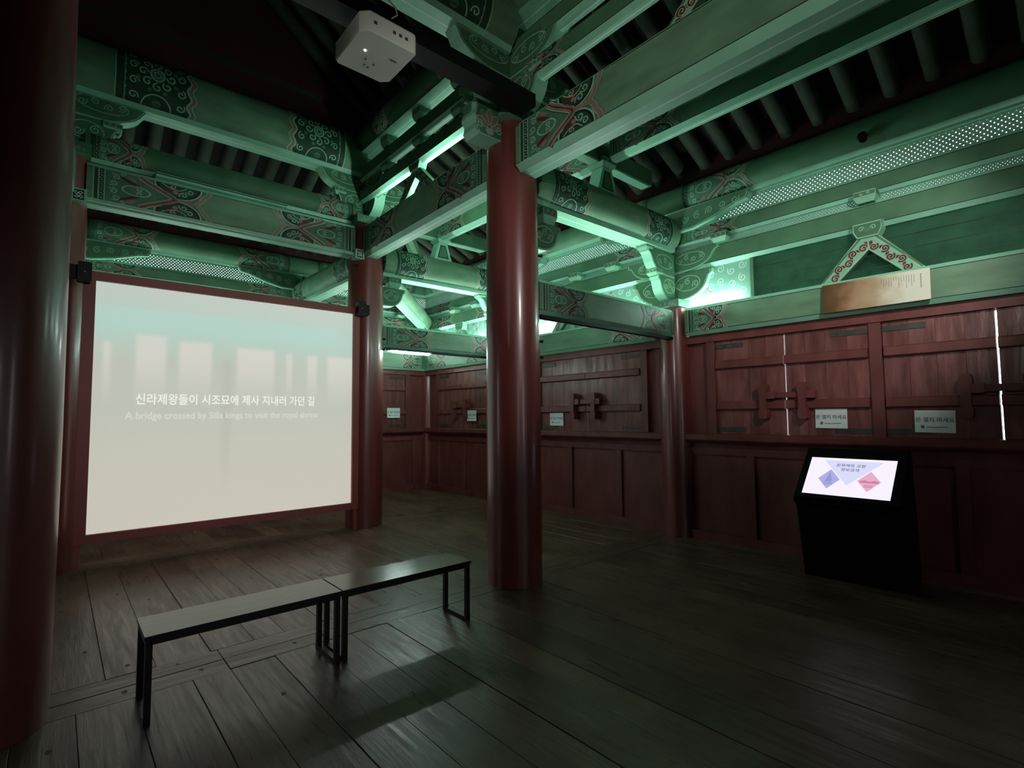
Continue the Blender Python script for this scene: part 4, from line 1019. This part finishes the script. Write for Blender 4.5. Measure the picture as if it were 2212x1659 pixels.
# ------------------------------------------------------------------ paper signs, plaque
def sign(label, loc, rz, tilt=0):
    t = thing('paper_sign', label, 'sign', loc, rz, 'paper notices on the shutters')
    o = MB().box(-.145, .145, -.001, .001, -.10, .10, 'paper').build('sheet', t); o.rotation_euler.y = tilt
    a = text_mesh('문 열지 마세요', .046, 'ink', o, 'printed_text', (0, -.002, .012), bold=.0006)
    p = Paint(); p.poly(rect(-.10, -.075, -.062, -.036), 'ink', 1); p.stroke([(-.06, -.05), (.0, -.053), (.09, -.048)], .006, 'ink', 1)
    apply_paint(p, 'printed_logo', o, lambda u, v, l: (u, -.0015-EPS*l*.5, v))
    return t
sign('white paper notice on the shutter right above the kiosk', (XW-.062, 1.835, 1.45), -pi/2, .01)
sign('white paper notice on the shutter nearest the right edge', (XW-.062, 1.005, 1.42), -pi/2, .02)
sign('white paper notice just right of the middle column', (XW-.062, 5.695, 1.445), -pi/2)
sign('white paper notice just left of the middle column', (XW-.105, 7.865, 1.515), -pi/2)
sign('white paper notice on the back wall shutter right of the screen', (5.16, YW-.105, 1.585), 0)
t = thing('plaque', 'long brown lettered plaque with painted-in cream glow leaning on the tie beam under the strut', 'plaque', (XW-.235, 1.81, 2.50), -pi/2)
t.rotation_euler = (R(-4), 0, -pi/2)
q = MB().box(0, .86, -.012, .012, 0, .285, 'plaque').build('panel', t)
p = Paint()
for i in range(8):      # eight small upright characters, too small to read in the photograph
    zc = .235-i*.0165; p.stroke([(.790, zc+.004), (.800, zc+.005)], .003, 'ink', 1); p.stroke([(.791, zc), (.799, zc-.001)], .003, 'ink', 1); p.stroke([(.795, zc+.006), (.794+.002*(i % 3), zc-.005)], .003, 'ink', 1)
apply_paint(p, 'lettering', q, lambda a, b, l: (a, -.0125-EPS*l, b))
p = Paint(); random.seed(3)
for i in range(14):
    x = .50+i*.019; y1 = .25; y0 = .25-random.uniform(.03, .12)
    p.stroke([(x, y1), (x, y0)], .0025, 'ink', 1)
apply_paint(p, 'column_of_text', q, lambda a, b, l: (a, -.0125-EPS*l, b))
# small security camera on the purlin
t = thing('spot_camera', 'small dark spotlight clamped to the eaves purlin at upper right', 'spotlight', (XW-.24, 1.40, 4.14))
MB().tube((0, 0, .03), (-.06, -.02, -.03), .045, 'metal', 14, .035).build('housing', t); MB().tube((-.06, -.02, -.03), (-.064, -.021, -.034), .03, 'blackgloss', 14).build('lens', t); MB().box(-.01, .07, -.015, .015, .02, .045, 'metal').build('bracket_arm', t)

# ------------------------------------------------------------------ added fill lamps (unseen, behind the viewer)
def spot(label, p, target, power, angle, colr=(1, .96, .90), rad=.05):
    t = thing('added_fill_lamp', label, 'spotlight', p)
    d = (Vector(target)-Vector(p)).normalized()
    MB().tube(d*-.16, (0, 0, 0), .05, 'metal', 16, .06, cap=False).tube(d*-.17, d*-.16, .05, 'metal', 16).build('housing', t)
    MB().tube((0, 0, 0), (0, 0, .25), .01, 'metal', 8).build('stem', t)
    l = bpy.data.lights.new('spot_light', 'SPOT'); l.energy = power; l.spot_size = R(angle); l.spot_blend = .8; l.shadow_soft_size = rad; l.color = colr
    o = bpy.data.objects.new('spot_light', l); COL.objects.link(o); o.parent = t; o.rotation_euler = d.to_track_quat('-Z', 'Y').to_euler(); o.location = d*.01
spot('added unseen fill lamp behind the viewer aimed at the screen columns', (2.2, -1.6, 3.6), (2.0, 6.9, 2.0), 330, 41, rad=.12)
spot('added unseen fill lamp behind the viewer aimed at the shutters', (2.9, -.4, 3.6), (6.0, 1.7, 2.72), 300, 46, rad=.08)
spot('added unseen fill lamp behind the viewer aimed at the overhead beams', (-1.9, .6, 3.0), (3.2, 1.7, 4.1), 260, 56, (1, 1, .88))
